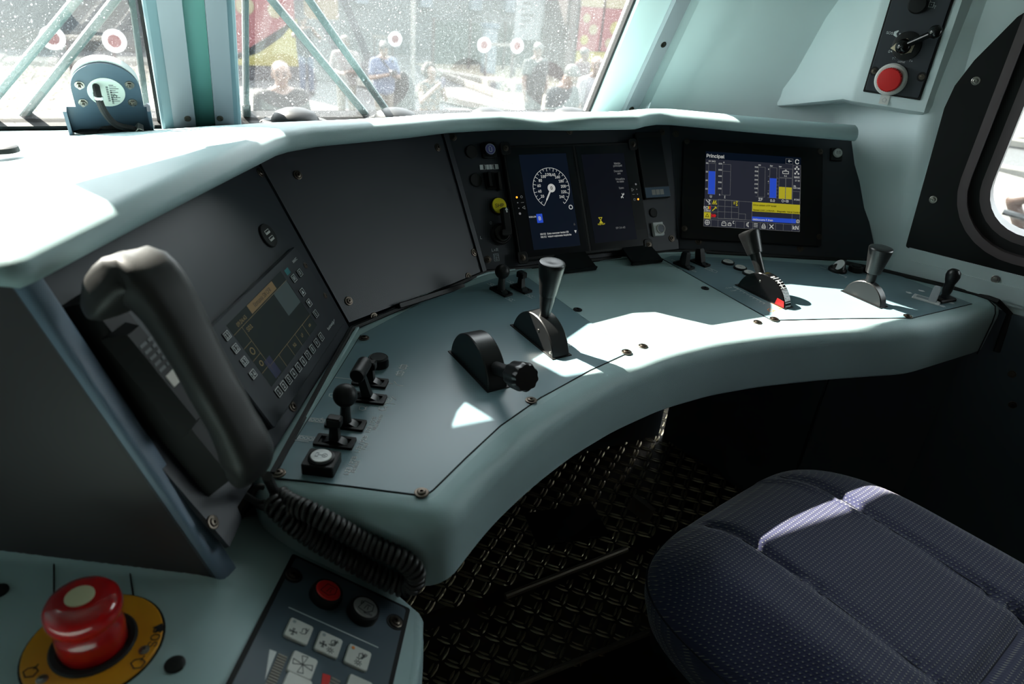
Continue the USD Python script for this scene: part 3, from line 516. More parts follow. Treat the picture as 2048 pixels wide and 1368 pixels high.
# ---- small items left of the twin display
def at_e(cx, cy): q = E1(cx, cy); return FE.at(q[0], q[1])
def at_px(fr, px, py): q = fr.p(px, py); return fr.at(q[0], q[1])
for n, (q, lab) in enumerate((((185, 270), "round black blanking cap beside the Ü button"), ((225, 512), "round black blanking cap beside the black paddle switch"), ((1742, 792), "round black blanking cap above the square white socket"))):
    t = T("blanking_cap", lab, "cap", at_e(*q)); t.part("cap", disc(.0125 if n < 2 else .0098, .003, .0012), RUB)
t = T("push_button", "violet push button marked Ü on a square black base", "button", at_e(328, 262)); t.part("base", rbox(.029, .029, .006, .004, .001), BLACK); t.part("ring", lathe([(.0115, .0), (.0125, .010), (.0112, .0115), (.0105, .0115), (.0105, .0)], 28), BLACK)
b = t.part("cap", mv(lathe([(0, 0), (.0104, 0), (.0104, .0055), (.0098, .0062), (0, .0062)], 28), 0, 0, .006), VIOL); t.part("letter", [text("Ü", .0085, 0, 0, .0122, bold=True), strokes([circ(0, 0, .0095, 24)], .0007, .0002, z=.0122)], PRINT, b, smooth=False)
t = T("sign_plate", "small black and white pictogram plate of three train symbols under the Ü button", "sign", at_e(337, 400))
for k in (-1, 0, 1): 
    b = t.part("tile", rbox(.0122, .0092, .0012, .001, .0003, 0, k * .0132, 0), WHITE); t.part("bar", ext(sbox(k * .0132 + [.001, -.0008, -.0045][k + 1], -.0042, k * .0132 + [.0045, .0008, -.001][k + 1], .0042), .0003, .0011), [BPRINT, FAINT, BPRINT][k + 1], b)
t = T("paddle_switch", "black two paddle switch below the train symbol plate", "switch", at_e(358, 515)); t.part("base", rbox(.030, .032, .004, .003, .001), RUB); t.part("paddle", rbox(.007, .028, .012, .002, .001, .002, -.008, 0), BLACK); t.part("paddle", rot(rbox(.006, .034, .016, .002, .001, .002, .009, -.004), .1, (1, 0, 0)), BLACK)
t = T("push_button", "round yellow push button marked SHP behind the key lever", "button", at_e(410, 738)); t.part("ring", lathe([(.0145, 0), (.0165, 0), (.0165, .006), (.0155, .007), (.0145, .007)], 32), BLACK); b = t.part("cap", lathe([(0, 0), (.0146, 0), (.0146, .0085), (.0138, .0096), (0, .0096)], 32), YEL)
t.part("letters", text("SHP", .0068, 0, 0, .0096), BPRINT, b, smooth=False)
t = T("key_switch", "black rotary key switch with a white arrow on its upright lever", "switch", at_e(432, 975)); kf_ = t.fr
t.part("ring", lathe([(0, 0), (.0205, 0), (.0205, .006), (.019, .008), (.0165, .008), (.0155, .006), (0, .006)], 36), BLACK); t.part("core", lathe([(0, 0), (.0145, 0), (.0145, .012), (.013, .013), (0, .013)], 32), GLOSS)
K1 = Px(kf_, 900, 240, 4.276, .022); a, b_ = K1(476, 745), K1(505, 960); m = (a + b_) / 2; dv = a - b_; an = math.atan2(dv[1], dv[0]) - math.pi / 2
lv = mv(rot(rbox(.0145, np.linalg.norm(dv), .012, .003, .0015, .010), an, (0, 0, 1)), *m); b = t.part("lever", lv, BLACK); ar = K1(484, 772)
t.part("stem", mv(rbox(.020, .012, .012, .004, .001, .010), *(b_ * .5)), BLACK)
t.part("arrow", strokes([[(0, -.004), (0, .002)], [(0, -.004), (0, .001)]], .003, .0003, *ar, .0221).copy(), PRINT, b, smooth=False); t.part("arrow_head", quad([(ar[0] - .0032, ar[1] + .0008), (ar[0] + .0032, ar[1] + .0008), (ar[0], ar[1] + .0058)], .0003, .0221), PRINT, b, smooth=False)
t.part("print", [text("0", .0055, *K1(388, 858), .0003), text("L", .0055, *K1(303, 985), .0003), text("L+R", .0055, *K1(423, 1092), .0003)], PRINT, smooth=False, kind="stuff")
p = K1(436, 1157); t.part("door_sign", strokes([[(-.005, -.0065), (.005, -.0065), (.005, .0065), (-.005, .0065), (-.005, -.0065)], [(0, -.0065), (0, .0065)], [(-.005, -.001), (.005, -.001)], [(-.003, .001), (-.003, .005)], [(.003, .001), (.003, .005)], [(-.0035, -.004), (-.001, -.004)], [(.001, -.004), (.0035, -.004)]], .001, .0003, p[0], p[1], .0002), FAINT, smooth=False)
# ---- right of the twin display
RD = at_e(1730, 385); R1 = Px(RD, 900, 240, 4.276, .010)
t = T("narrow_display", "narrow dark display with a blue label strip of three small windows", "display", RD)
q = [R1(1585, 105), R1(1812, 100), R1(1885, 655), R1(1672, 680)]; x0, x1, y0, y1 = (q[0][0] + q[3][0]) / 2, (q[1][0] + q[2][0]) / 2, (q[2][1] + q[3][1]) / 2, (q[0][1] + q[1][1]) / 2
t.part("housing", rbox(x1 - x0, y1 - y0, .010, .004, .0015, 0, (x0 + x1) / 2, (y0 + y1) / 2), BLACK); t.part("screen", ext(sbox(x0 + .004, y0 + .025, x1 - .004, y1 - .012), .0004, .0098), SCREEN)
b = t.part("label_strip", ext(sbox(x0 + .002, y0 + .002, x1 - .002, y0 + .023), .0006, .0098), LBLUE)
for k in range(3): xx = (x0 + x1) / 2 + (k - 1) * .0105; t.part("window", ext(sbox(xx - .0046, y0 + .007, xx + .0046, y0 + .018), .0004, .0103), mat("tiny_window", srgb(140, 138, 135), .4) if k == 0 else "/World/Looks/tiny_window", b)
t = T("socket", "square white socket with a round grey lens at the right of the centre panel", "socket", at_e(1775, 935)); t.part("body", rbox(.0255, .0285, .007, .002, .001), WHITE); t.part("rim", mv(lathe([(.0085, 0), (.0102, 0), (.0102, .004), (.0085, .004)], 26), .003, 0, .007), KEYW); t.part("lens", mv(disc(.0086, .003, .001), .003, 0, .007), mat("lens_grey", srgb(90, 96, 104), .25))
# ---- clips at the foot of the panel
for n, (px, lab) in enumerate((((1140, 548), "black document clip behind the nearest joystick lever"), ((1270, 520), "black document clip below the right screen of the twin display"))):
    q = FE.p(*px); f = flat(*(FE.w(q[0], 0)[:2]), .0); t = T("document_clip", lab, "clip", f)
    t.part("back_plate", prism([(-.030, .012, .004), (.030, .012, .004), (.030, .026, .03), (-.030, .026, .03)], (0, -.006, .003)), BLACK); t.part("flap", prism([(-.034, .012, .022), (.034, .012, .022), (.036, -.045, .004), (-.036, -.045, .004)], (0, .001, .005)), BLACK)
    t.part("hook", prism([(-.036, -.045, .0015), (.036, -.045, .0015), (.036, -.049, .010), (-.036, -.049, .010)], (0, .005, 0)), BLACK); t.part("hinge", tube([(-.034, .012, .020), (.034, .012, .020)], .0045, 8), BLACK)
# ---- train status display
MD0 = FM.p(1505, 384); MD = FM.at(*MD0); M1 = Px(MD, 1320, 250, 4.876, .008)
t = T("status_display", "wide train status display headed Principal with blue and yellow bar gauges", "display", MD)
q = [M1(228, 118), M1(1590, 240), M1(1580, 1190), M1(207, 1102)]; x0, x1, y0, y1 = (q[0][0] + q[3][0]) / 2, (q[1][0] + q[2][0]) / 2, (q[2][1] + q[3][1]) / 2, (q[0][1] + q[1][1]) / 2
t.part("housing", rbox(x1 - x0, y1 - y0, .008, .006, .0015, 0, (x0 + x1) / 2, (y0 + y1) / 2), BLACK)
put_screws(t, [M1(262, 160), M1(1565, 260), M1(238, 1010), M1(1552, 1090)], DSTEEL, .008, .8)
x0, y0, x1, y1 = screen_quad(M1, (443, 253), (1370, 322), (1365, 1042), (432, 985)); sw, sh = x1 - x0, y1 - y0
sc_ = t.part("screen", ext(sbox(x0, y0, x1, y1), .0003, .0079), S_BG, smooth=False)
def uv(cx, cy):             # place on the screen from the enlarged view, screen straightened
    u = (cx - 438) / (1367 - 438); top_ = 253 + (322 - 253) * u; bot = 985 + (1042 - 985) * u; return np.array([x0 + u * sw, y1 - (cy - top_) / (bot - top_) * sh])
z1, z2, z3 = .0083, .0086, .0089
def Rc(a, b, m_, z=z1, n="field"): 
    A, B = uv(*a), uv(*b); t.part(n, ext(sbox(min(A[0], B[0]), min(A[1], B[1]), max(A[0], B[0]), max(A[1], B[1])), .0002, z), m_, sc_, smooth=False)
def box_lines(a, b): A, B = uv(*a), uv(*b); return [(A[0], A[1]), (B[0], A[1]), (B[0], B[1]), (A[0], B[1]), (A[0], A[1])]
Rc((440, 253), (1367, 322 + 70), S_NAV2, z1, "title_bar") if False else None
t.part("title_bar", ext(sbox(x0, uv(440, 325)[1], x1, y1), .0001, z1 - .0001), S_NAVY, sc_, smooth=False)
Rc((470, 447), (534, 676), S_BLU, n="gauge_fill"); Rc((1065, 520), (1130, 716), S_BLU, n="gauge_fill"); Rc((1155, 605), (1217, 724), S_YEL, n="gauge_fill"); Rc((1224, 610), (1282, 730), S_YEL, n="gauge_fill")
Rc((900, 752), (1366, 872), S_YEL, n="message_field"); Rc((900, 893), (1328, 962), S_BLU, n="message_field"); Rc((434, 848), (500, 914), S_YEL, n="alarm_field")
Rc((434, 748), (898, 990), S_BLK, z1 - .0002, "status_grid_back") if False else None
ln = [box_lines(a, b) for a, b in (((468, 370), (536, 676)), ((604, 380), (682, 686)), ((952, 410), (1018, 706)), ((1064, 416), (1132, 716)), ((1155, 425), (1285, 520)), ((1155, 520), (1220, 726)), ((1222, 522), (1285, 730)), ((434, 722), (898, 930)), ((434, 722), (500, 930)), ((434, 790), (568, 850)), ((568, 790), (768, 856)), ((568, 725), (634, 915)), ((634, 730), (700, 915)), ((700, 735), (768, 915)), ((768, 865), (836, 925)), ((1218, 330), (1288, 385)), ((1290, 395), (1366, 960)), ((1290, 650), (1362, 740)), ((434, 918), (1366, 1042)))]
ln += [[tuple(uv(x, 918 + (x - 434) * .06)), tuple(uv(x, 985 + (x - 434) * .06))] for x in (505, 572, 660, 742, 826, 908, 980, 1052, 1130, 1205, 1290)] + [[tuple(uv(604, 448)), tuple(uv(682, 455))], [tuple(uv(470, 625)), tuple(uv(534, 630))]]
t.part("frame_lines", strokes(ln, .00055, .0001, z=z1 + .0001), S_GRY, sc_, smooth=False)
tk = []
for (x, ya, yb, n) in ((462, 372, 625, 4), (598, 378, 684, 6), (946, 412, 700, 8), (1060, 432, 712, 5), (1148, 522, 722, 7)):
    tk += [[tuple(uv(x, ya + (yb - ya) * i / (n - 1))), tuple(uv(x - 14, ya + (yb - ya) * i / (n - 1)))] for i in range(n)]
t.part("gauge_ticks", strokes(tk, .0006, .0001, z=z1 + .0001), S_GRY, sc_, smooth=False)
def tx(s, h, cx, cy, center=True, b=True): return text(s, h, *uv(cx, cy), z2, bold=b, depth=.0001, center=center)
t.part("title_text", tx("Principal", .0070, 446, 300, False), S_WHT, sc_, smooth=False)
m = [tx("U", .005, 497, 696), tx("I", .005, 631, 703), tx("ΣF", .006, 978, 727), tx("0.0", .005, 1095, 740), tx("kN", .008, 1326, 1004), tx("C", .010, 1328, 362), tx("RO", .0055, 452, 806), tx("25kV", .0042, 466, 833), tx("kV (AC)", .003, 500, 352), tx("A", .003, 614, 363), tx("kN", .003, 962, 392), tx("bar", .003, 1078, 400), tx("bar", .003, 1166, 408), tx("5.1", .003, 1218, 500), tx("MAX", .004, 1330, 514), tx("1T (t)", .003, 1335, 548), tx("BR", .003, 1310, 600), tx("100 (m)", .003, 1330, 620), tx("# (m)", .0034, 1333, 732)]
for (x, ya, yb, L) in ((452, 370, 622, ("30", "25", "20", "15")), (580, 376, 680, ("600", "500", "400", "300", "100", "0")), (932, 412, 660, ("350", "300", "250", "200", "150", "100", "50")), (1050, 432, 672, ("6", "4", "2")),):
    m += [tx(s, .003, x, ya + (yb - ya) * i / (len(L) - 1)) for i, s in enumerate(L)]
t.part("figures", m, S_WHT, sc_, smooth=False)
t.part("message_text", [tx("Orice sistem ATP izolat", .0034, 908, 780, False), tx("Speed Limit 140km/h - Magnetic Valve Control", .0034, 908, 830, False)], S_BLK, sc_, smooth=False); t.part("message_text", tx("deblocare F.fren", .0042, 906, 920, False), S_WHT, sc_, smooth=False)
def ic(lines, cx, cy, s=.011, w=.0011): p = uv(cx, cy); return strokes([[(p[0] + a * s, p[1] + b * s) for a, b in l] for l in lines], w, .0001, z=z2)
pant = [[(-.4, -.4), (-.4, .1), (-.2, .4), (.2, .4), (.4, .1), (.4, -.4), (-.4, -.4)], [(-.2, .1), (.2, .1)]]
m = [ic([circ(0, 0, .45, 10), [(-.4, 0), (.4, 0)], [(0, -.4), (0, .4)]], 468, 950), ic(pant, 628, 962), ic(pant, 684, 968, .008), ic([[(.2, .45), (-.2, .2), (-.2, -.2), (.2, -.45), (0, 0), (.2, .45)]], 858, 972), ic([[(-.4, .3), (.4, .3)], [(-.4, 0), (.4, 0)], [(-.4, -.3), (.4, -.3)]], 937, 978), ic([[(-.35, -.4), (.35, -.4), (.35, .05), (-.35, .05), (-.35, -.4)], [(-.2, .05), (-.2, .35), (0, .45), (.2, .35), (.2, .05)], [(-.3, -.2), (.3, -.2)]], 1014, 988), ic([[(-.4, -.4), (.4, .4)], [(.4, -.4), (-.4, .4)]], 1090, 992, .011, .0018), ic([[(.3, .4), (0, .1), (.1, -.3), (.4, -.3)]], 715, 950, .008), ic([[(-.4, 0), (.4, 0)], [(-.4, 0), (-.1, .3)], [(-.4, 0), (-.1, -.3)]], 1258, 356, .009, .0013), ic([[(-.5, -.2), (-.5, .2), (.5, .2), (.5, -.2), (-.5, -.2)], [(-.2, .2), (0, .45), (.2, .3)]], 1218, 466, .013, .0012), ic([circ(0, .3, .12, 8), circ(-.35, -.1, .12, 8), circ(.35, -.1, .12, 8)], 1328, 428, .010, .0018), ic([circ(0, .3, .12, 8), circ(-.35, -.1, .12, 8), circ(.35, -.1, .12, 8)], 1328, 474, .010, .0018), ic([[(-.4, .4), (.1, -.1)], [(.1, .4), (.4, .4), (.2, 0), (.4, -.4), (.1, -.4)]], 470, 750, .011, .0016), ic([circ(0, 0, .42, 12), [(0, -.25), (0, .25)]], 1347, 942, .008), ic([circ(-.5, 0, .25, 8), [(-.2, 0), (.6, 0)], [(.2, .2), (.7, .2), (.7, -.2), (.2, -.2)]], 1218, 745, .010, .0009)]
t.part("icons", m, S_WHT, sc_, smooth=False)
m = [ic([[(-.4, -.35), (-.1, .35), (-.1, -.35), (.25, .35), (.25, -.35), (.45, -.2)]], 533, 755, .012, .0015), ic([[(-.4, .2), (0, .2)], [(-.4, -.1), (0, -.1)], [(.1, .4), (.4, .4), (.2, 0), (.4, -.4), (.1, -.4)]], 735, 765, .011, .0015), ic([[(-.4, -.4), (.3, .3)], [(.1, .45), (.3, .3), (.45, .1)]], 533, 818, .011, .002)]
t.part("icons", m, S_YEL, sc_, smooth=False); t.part("icons", ic([[(-.45, .35), (-.45, -.35)], [(-.45, 0), (.4, 0)], [(-.1, .3), (-.1, -.3)], [(.15, .3), (.15, -.3)]], 533, 884, .011, .002), S_RED, sc_, smooth=False); t.part("icons", ic([[(-.4, -.3), (.4, -.3), (0, .4), (-.4, -.3)]], 466, 882, .009, .0009), S_BLK, sc_, smooth=False)
A = uv(484, 805); t.part("flag", ext(sbox(A[0] - .003, A[1] - .003, A[0], A[1] + .003), .0001, z2), S_YEL, sc_, smooth=False); t.part("flag", ext(sbox(A[0], A[1] - .003, A[0] + .003, A[1] + .003), .0001, z2), S_RED, sc_, smooth=False)
t = T("push_button", "round white button in a black base, right of the status display", "button", at_px(FM, 1672, 308)); t.part("base", rbox(.026, .028, .005, .002, .001, 0, -.001, -.002), BLACK); t.part("cap", mv(lathe([(0, 0), (.0095, 0), (.0095, .004), (.0085, .0052), (0, .0052)], 26), 0, 0, .005), KEYW); t.part("symbol", strokes([[(-.004, -.003), (-.004, .003), (-.0015, .003), (-.0015, -.003)], [(.0015, -.003), (.0015, .003), (.004, .003), (.004, -.003)]], .0006, .0002, z=.0102), BPRINT, smooth=False)
# ================================================================ CONTROL PLATE ON THE CORNER POD
ff = Px(POD, 1700, 0, 5.885, .0)
pb0, pb1 = POD.p(1731, 180), POD.p(1838, 196); pw = pb1[0] - pb0[0]; PO = POD.at((pb0[0] + pb1[0]) / 2, (pb0[1] + pb1[1]) / 2, .001); O1 = Px(PO, 1700, 0, 5.885, .004)
t = T("corner_control_panel", "dark grey control plate on the corner pod with a ball handled rotary switch", "control panel", PO)
t.part("gap", ext(sbox(-pw / 2 - .0015, -.0015, pw / 2 + .0015, .45).buffer(.002), .001), GAP); t.part("plate", slab(affinity.translate(rrect(pw, .45, .003), 0, .225), .0035, .0008), PANEL)
for q in ((285, 838), (845, 905)): p = O1(*q); t.part("screw_dish", mv(disc(.0085, .0006, .0002), *p, .0034), GAP); put_screws(t, [p], DSTEEL, .0036, .7)
t.part("lettering", [text("SOS", .0045, *O1(468, 388), .0037), text("0", .0045, *O1(462, 606), .0037), text("T-", .0038, *O1(513, 690), .0037), text("const", .0036, *O1(605, 728), .0037), text("T+", .0038, *O1(716, 716), .0037), text("T", .005, *O1(998, 85), .0037)] + [mv(disc(.0013, .0003, .0001, n=10), *O1(*q), .0035) for q in ((588, 398), (490, 605), (537, 670), (612, 700), (687, 692))], PRINT, smooth=False, kind="stuff")
h = O1(535, 395); l = O1(958, 55); t.part("signs", [quad([tuple(h + q) for q in ([-.003, -.003], [.003, -.006], [.0045, -.005], [.0015, 0], [.0045, .005], [.003, .006], [-.003, .003])], .0003, .0036), strokes([[(l[0] - .004, l[1] - .004), (l[0] + .004, l[1] - .004), (l[0] + .004, l[1] + .004), (l[0] - .004, l[1] + .004), (l[0] - .004, l[1] - .004)], [(l[0], l[1] - .001), (l[0], l[1] + .001)], [(l[0] - .003, l[1] + .004), (l[0] - .004, l[1] + .009), (l[0], l[1] + .010)]], .0008, .0003, z=.0036)], PRINT, smooth=False, kind="stuff")
p = O1(810, 50); t.part("black_knob", mv(lathe([(0, 0), (.0165, 0), (.0165, .010), (.014, .013), (0, .0135)], 32), *p, .0035), BLACK)
p = O1(668, 540); t.part("switch_base", mv(lathe([(0, 0), (.0255, 0), (.0245, .004), (.018, .006), (0, .006)], 36), *p, .0035), BLACK)
t.part("pointer", mv(ext(Polygon([(-.0255, -.007), (-.014, .008), (-.002, .013), (.014, .004), (.012, -.010), (-.004, -.0155)]), .002), *p, .0085), mat("pointer_cream", srgb(205, 190, 160), .5))
hb = np.r_[p + [-.003, -.001], .018]; g = trimesh.creation.icosphere(3, .0135); t.part("hub", mv(g, *hb), GLOSS)
O2 = Px(PO, 1700, 0, 5.885, .040); e = np.r_[O2(1005, 375), .040]; t.part("handle", tube(np.array([hb, hb + (e - hb) * .5, e]), np.array([.0062, .0056, .0052]), 16), GLOSS); t.part("handle_ball", mv(trimesh.creation.icosphere(3, .0115), *e), GLOSS)
t = T("mushroom_button", "red ribbed push button in a white ring on the corner pod plate", "button", PO.at(*O1(483, 935), .0035)); t.part("white_ring", lathe([(0, 0), (.0292, 0), (.0292, .004), (.026, .007), (.022, .007), (0, .006)], 44), KEYW)
a_r = np.linspace(0, 2 * np.pi, 144, endpoint=False); rb = lambda R, z: [(R * (1 + .018 * math.cos(36 * k)) * math.cos(k), R * (1 + .018 * math.cos(36 * k)) * math.sin(k), z) for k in a_r]
t.part("red_cap", loft([rb(.0212, .005), rb(.0218, .014), rb(.0212, .017), [(x * .95, y * .95, .0185) for x, y, z in rb(.0205, 0)], [(x * .4, y * .4, .0195) for x, y, z in rb(.02, 0)]]), REDM, smooth=30)
t = T("sticker", "small white square sticker with a mark below the corner control plate", "sticker", POD.at(*POD.p(1769, 199.5), .0006)); t.part("paper", ext(sbox(-.0085, -.0085, .0085, .0085), .0004), KEYW); t.part("mark", strokes([[(-.004, 0), (0, .004), (.004, .001), (.003, -.004), (-.002, -.004), (-.004, 0)], [(.003, -.001), (.003, .002)]], .0006, .0002, z=.0004), FAINT, smooth=False)
# ---- radio unit on the left panel
G1p = FG.p(565, 670); RU = FG.at(*G1p); G1 = Px(RU, 380, 420, 3.256, .010)
t = T("radio_unit", "dark cab radio unit with numbered white keys around a small screen", "radio", RU)
q = [G1(160, 700), G1(700, 245), G1(1045, 795), G1(505, 1345)]; x1 = (q[1][0] + q[2][0]) / 2; y1 = (q[0][1] + q[1][1]) / 2; y0 = (q[2][1] + q[3][1]) / 2; x0 = G1(165, 780)[0] - .012
x0 = min(x0, G1(372, 1070)[0] - .02)
t.part("housing", rbox(x1 - x0, y1 - y0, .010, .005, .0015, 0, (x0 + x1) / 2, (y0 + y1) / 2), mat("radio_face", srgb(40, 44, 50), .4))
put_screws(t, [(x1 - .006, y1 - .03), (x1 - .006, y0 + .05)], DSTEEL, .010, .6)
sx0, sy0, sx1, sy1 = screen_quad(G1, (235, 730), (603, 402), (828, 770), (515, 1150))
sg = t.part("screen", ext(sbox(sx0, sy0, sx1, sy1), .0004, .0098), S_GRN, smooth=False)
W_, H_ = sx1 - sx0, sy1 - sy0; sv = lambda u, v: (sx0 + u * W_, sy0 + v * H_)
t.part("name_field", ext(sbox(*sv(.33, .86), *sv(.80, .99)), .0001, .0102), S_BRN, sg, smooth=False)
t.part("pale_area", ext(sbox(*sv(.72, .45), *sv(.99, .84)), .0001, .0102), S_LIT, sg, smooth=False); t.part("blue_field", ext(sbox(*sv(.10, .02), *sv(.2, .3)), .0001, .0102), mat("dim_blue", (.01, .012, .06), .4), sg, smooth=False)
t.part("screen_text", [text("Romania SN CFR", .0058, *sv(.565, .925), .0104, depth=.0001, sx=.8)], S_BLK, sg, smooth=False)
hx = W_ / 8
t.part("screen_text", [text("09:24:43", .0048, *sv(.17, .9), .0104, depth=.0001, sx=.85), text("S01", .0052, *sv(.2, .76), .0104, depth=.0001), strokes([[sv(0, .84), sv(1, .84)], [sv(.13, 0), sv(.13, .84)], [sv(0, .62), sv(.13, .62)], [sv(0, .42), sv(.13, .42)], [sv(0, .22), sv(.13, .22)], [sv(.13, .2), sv(1, .2)]] + [[sv(k, 0), sv(k, .2)] for k in (.3, .47, .64, .81)], .0004, .0001, z=.0102), strokes([circ(*sv(.065, .52), .004, 10), circ(*sv(.065, .32), .003, 10)], .001, .0001, z=.0104), text("5Q", .004, *sv(.55, .1), .0104, depth=.0001), text("LF", .004, *sv(.72, .1), .0104, depth=.0001), text("on", .004, *sv(.9, .1), .0104, depth=.0001)], S_TXB, sg, smooth=False)
def key(cx, cy, lab, w=.0125, h=.0105):
    p = G1(cx, cy); k = t.part("key", rbox(w, h, .0016, .0018, .0005, .0098, *p), SEMI)
    t.part("key_print", [strokes([[(-w / 2 + .001, -h / 2 + .001), (w / 2 - .001, -h / 2 + .001), (w / 2 - .001, h / 2 - .001), (-w / 2 + .001, h / 2 - .001), (-w / 2 + .001, -h / 2 + .001)]], .0006, .0002, p[0], p[1], .0114)] + ([text(lab, .0058, *p, .0114, depth=.0002, sx=.85)] if lab not in "<>" else [quad([(p[0] - .003, p[1] - .0025), (p[0] + .003, p[1] - .0025), (p[0], p[1] + .003)] if lab == "<" else [(p[0] - .003, p[1] + .0025), (p[0] + .003, p[1] + .0025), (p[0], p[1] - .003)], .0002, .0114)]), PRINT, k, smooth=False)
for i, l in enumerate("1234567890"): f = i / 9; key(572 + (848 - 572) * f + 6 * math.sin(f * 3), 1187 + (828 - 1187) * f, l, .0118, .0118)
for i, l in enumerate(("11", "12", "13", "14")): key(236 + (406 - 236) * i / 3, 820 + (1072 - 820) * i / 3, l)
for p, l in (((672, 447), "M"), ((711, 411), "R"), ((728, 537), "<"), ((771, 607), ">"), ((814, 678), "E")): key(*p, l, .012, .011)
p = G1(635, 400); t.part("teal_label", ext(sbox(p[0] - .006, p[1] - .004, p[0] + .006, p[1] + .004), .0002, .0099), mat("teal_label", srgb(20, 110, 115), .4), smooth=False)
t.part("print", [text("MMIC", .0038, *G1(682, 327), .0099), text("funkwerk", .0042, *G1(915, 752), .0099), strokes([[tuple(G1(938, 712)), tuple(G1(936, 745))]], .001, .0002, z=.0099)], PRINT, smooth=False, kind="stuff")
t = T("usb_socket", "oval charging socket with two pale ports above the radio unit", "socket", at_px(FG, 535, 472)); t.part("plate", disc(.017, .003, .001), BLACK)
for y in (-.005, .005): t.part("port", rbox(.0125, .006, .0008, .0006, .0002, .0028, 0, y), KEYW); t.part("port_slot", rbox(.0105, .0022, .0004, .0004, .0001, .0034, 0, y + .001), BLACK)
# ================================================================ DEVICES ON THE DESK
ZD = .0013
def dirf(a, b, z=ZD, at=None):
    A, B = onz(*a, z), onz(*b, z); o = onz(*at, z) if at else A; return Frame(o, B - A, np.cross([0, 0, 1], B - A))
D1 = lambda x, y: (580 + x / 3.793, 680 + y / 3.793); D2 = lambda x, y: (940 + x / 5.26, 480 + y / 5.26); D3 = lambda x, y: (1300 + x / 5.12, 440 + y / 5.12); D4 = lambda x, y: (1620 + x / 4.561, 460 + y / 4.561)
def lever_base(name, label, back, front, wid, ht, m=SEMI):
    f = dirf(back, front); L = np.linalg.norm(onz(*front, ZD) - onz(*back, ZD)); t = T(name, label, "control lever", f)
    r = (L * L / 4 + ht * ht) / (2 * ht); cz = ht - r; a = math.asin(min(1, L / 2 / r)); a = a if cz < 0 else math.pi - a
    arc = [(L / 2 + r * math.sin(q), max(cz + r * math.cos(q), 0)) for q in np.linspace(-a, a, 30)]
    def slice_(off, y):
        k = (r - off) / r; return [(L / 2 + (x - L / 2) * k, y, max(z * k if True else z, 0)) for x, z in arc]
    body = hull(slice_(.0015, 0) + slice_(0, .0015) + slice_(0, wid - .0015) + slice_(.0015, wid)); t.part("quadrant_housing", body, m)
    t.part("foot_frame", ext(sbox(-.004, -.0025, L + .003, wid + .002), .0012), BLACK)
    return t, f, L, r, cz
def stick(t, f, wid, top, basexz, prof, m, name="handle"):
    """Lathed handle along the line from basexz to the point that shows at px top; returns its frame."""
    PF = Frame(f.o, f.x, (0, 0, 1)); h = -wid / 2 if PF.n @ f.y < 0 else wid / 2; q = PF.p(*top, h); b = np.array(basexz); v = q - b; Lh = np.linalg.norm(v); v /= Lh
    ax = np.array([v[0], 0, v[1]]); s = np.cross([0, 1, 0], ax); M = np.eye(4); M[:3, 0], M[:3, 1], M[:3, 2], M[:3, 3] = s, [0, 1, 0], ax, [b[0], wid / 2, b[1]]
    for nm, pr_, mt, n in prof:
        g = lathe([(r_, z_ * Lh) for r_, z_ in pr_], n); g.apply_transform(M); t.part(nm, g, mt)
    return M, Lh
t, f, L, r, cz = lever_base("control_lever", "tall black joystick lever with a flared grip, nearest to the twin display", D2(447, 905), D2(872, 1250), .030, .046)
stick(t, f, .030, (1105, 523), (L / 2 + .004, .020), (("shaft", [(.0085, 0), (.0085, .2), (.0088, .30), (.0115, .46), (.0118, .55), (0, .55)], SEMI, 28), ("grip", [(.0, .53), (.0125, .53), (.0132, .56), (.0192, .93), (.0198, .965), (.0185, .99), (.014, 1.0), (.006, .992), (0, .99)], SEMI, 36)), SEMI)
for q in ((L * .62, .026), (L * .93, .006)): t.part("screw", rot(mv(disc(.0022, .0008, .0003), 0, 0, 0), math.pi / 2, (1, 0, 0)).apply_translation([q[0], 0, q[1]]), STEEL)
t, f, L, r, cz = lever_base("control_lever", "black joystick lever with white scale marks over its quadrant and a red patch", D3(892, 672), D3(1378, 910), .0185, .044, GLOSS)
stick(t, f, .0185, (1497, 462), (L / 2 - .008, .026), (("shaft", [(.0075, 0), (.008, .1), (.0105, .6), (0, .6)], SEMI, 28), ("grip", [(.0, .55), (.0135, .55), (.0142, .575), (.0185, .9), (.0195, .955), (.0185, .99), (.014, 1.0), (.007, .985), (0, .975)], SEMI, 36)), SEMI)
mk = []
for k, q in enumerate(np.linspace(.28, 1.28, 11)):
    x, z = L / 2 + (r + .0002) * math.sin(q), cz + (r + .0002) * math.cos(q)
    if z > .002: mk.append(tofr(sbox_ := trimesh.creation.box((.0012, .0145, .0004)), Frame((x, .00925, z), (math.cos(q), 0, -math.sin(q)), (0, 1, 0))))
mk.append(tofr(trimesh.creation.box((.020, .0008, .0004)), Frame((L / 2 + r * math.sin(.55), .008, cz + r * math.cos(.55) + .0001), (math.cos(.55), 0, -math.sin(.55)), (0, 1, 0))))
for q in np.linspace(.28, 1.28, 11)[:-1]:
    pass
t.part("scale_marks", mk, PRINT, smooth=False, kind="stuff")
for k, (nm, q) in enumerate((("MAX", .2), ("4", .43), ("3", .63), ("2", .83), ("1", 1.03))): t.part("scale_figure", tofr(text(nm, .0035, 0, 0, 0, math.pi / 2), Frame((L / 2 + (r + .0003) * math.sin(q), .0055, cz + (r + .0003) * math.cos(q)), (math.cos(q), 0, -math.sin(q)), (0, 1, 0))), PRINT, smooth=False)
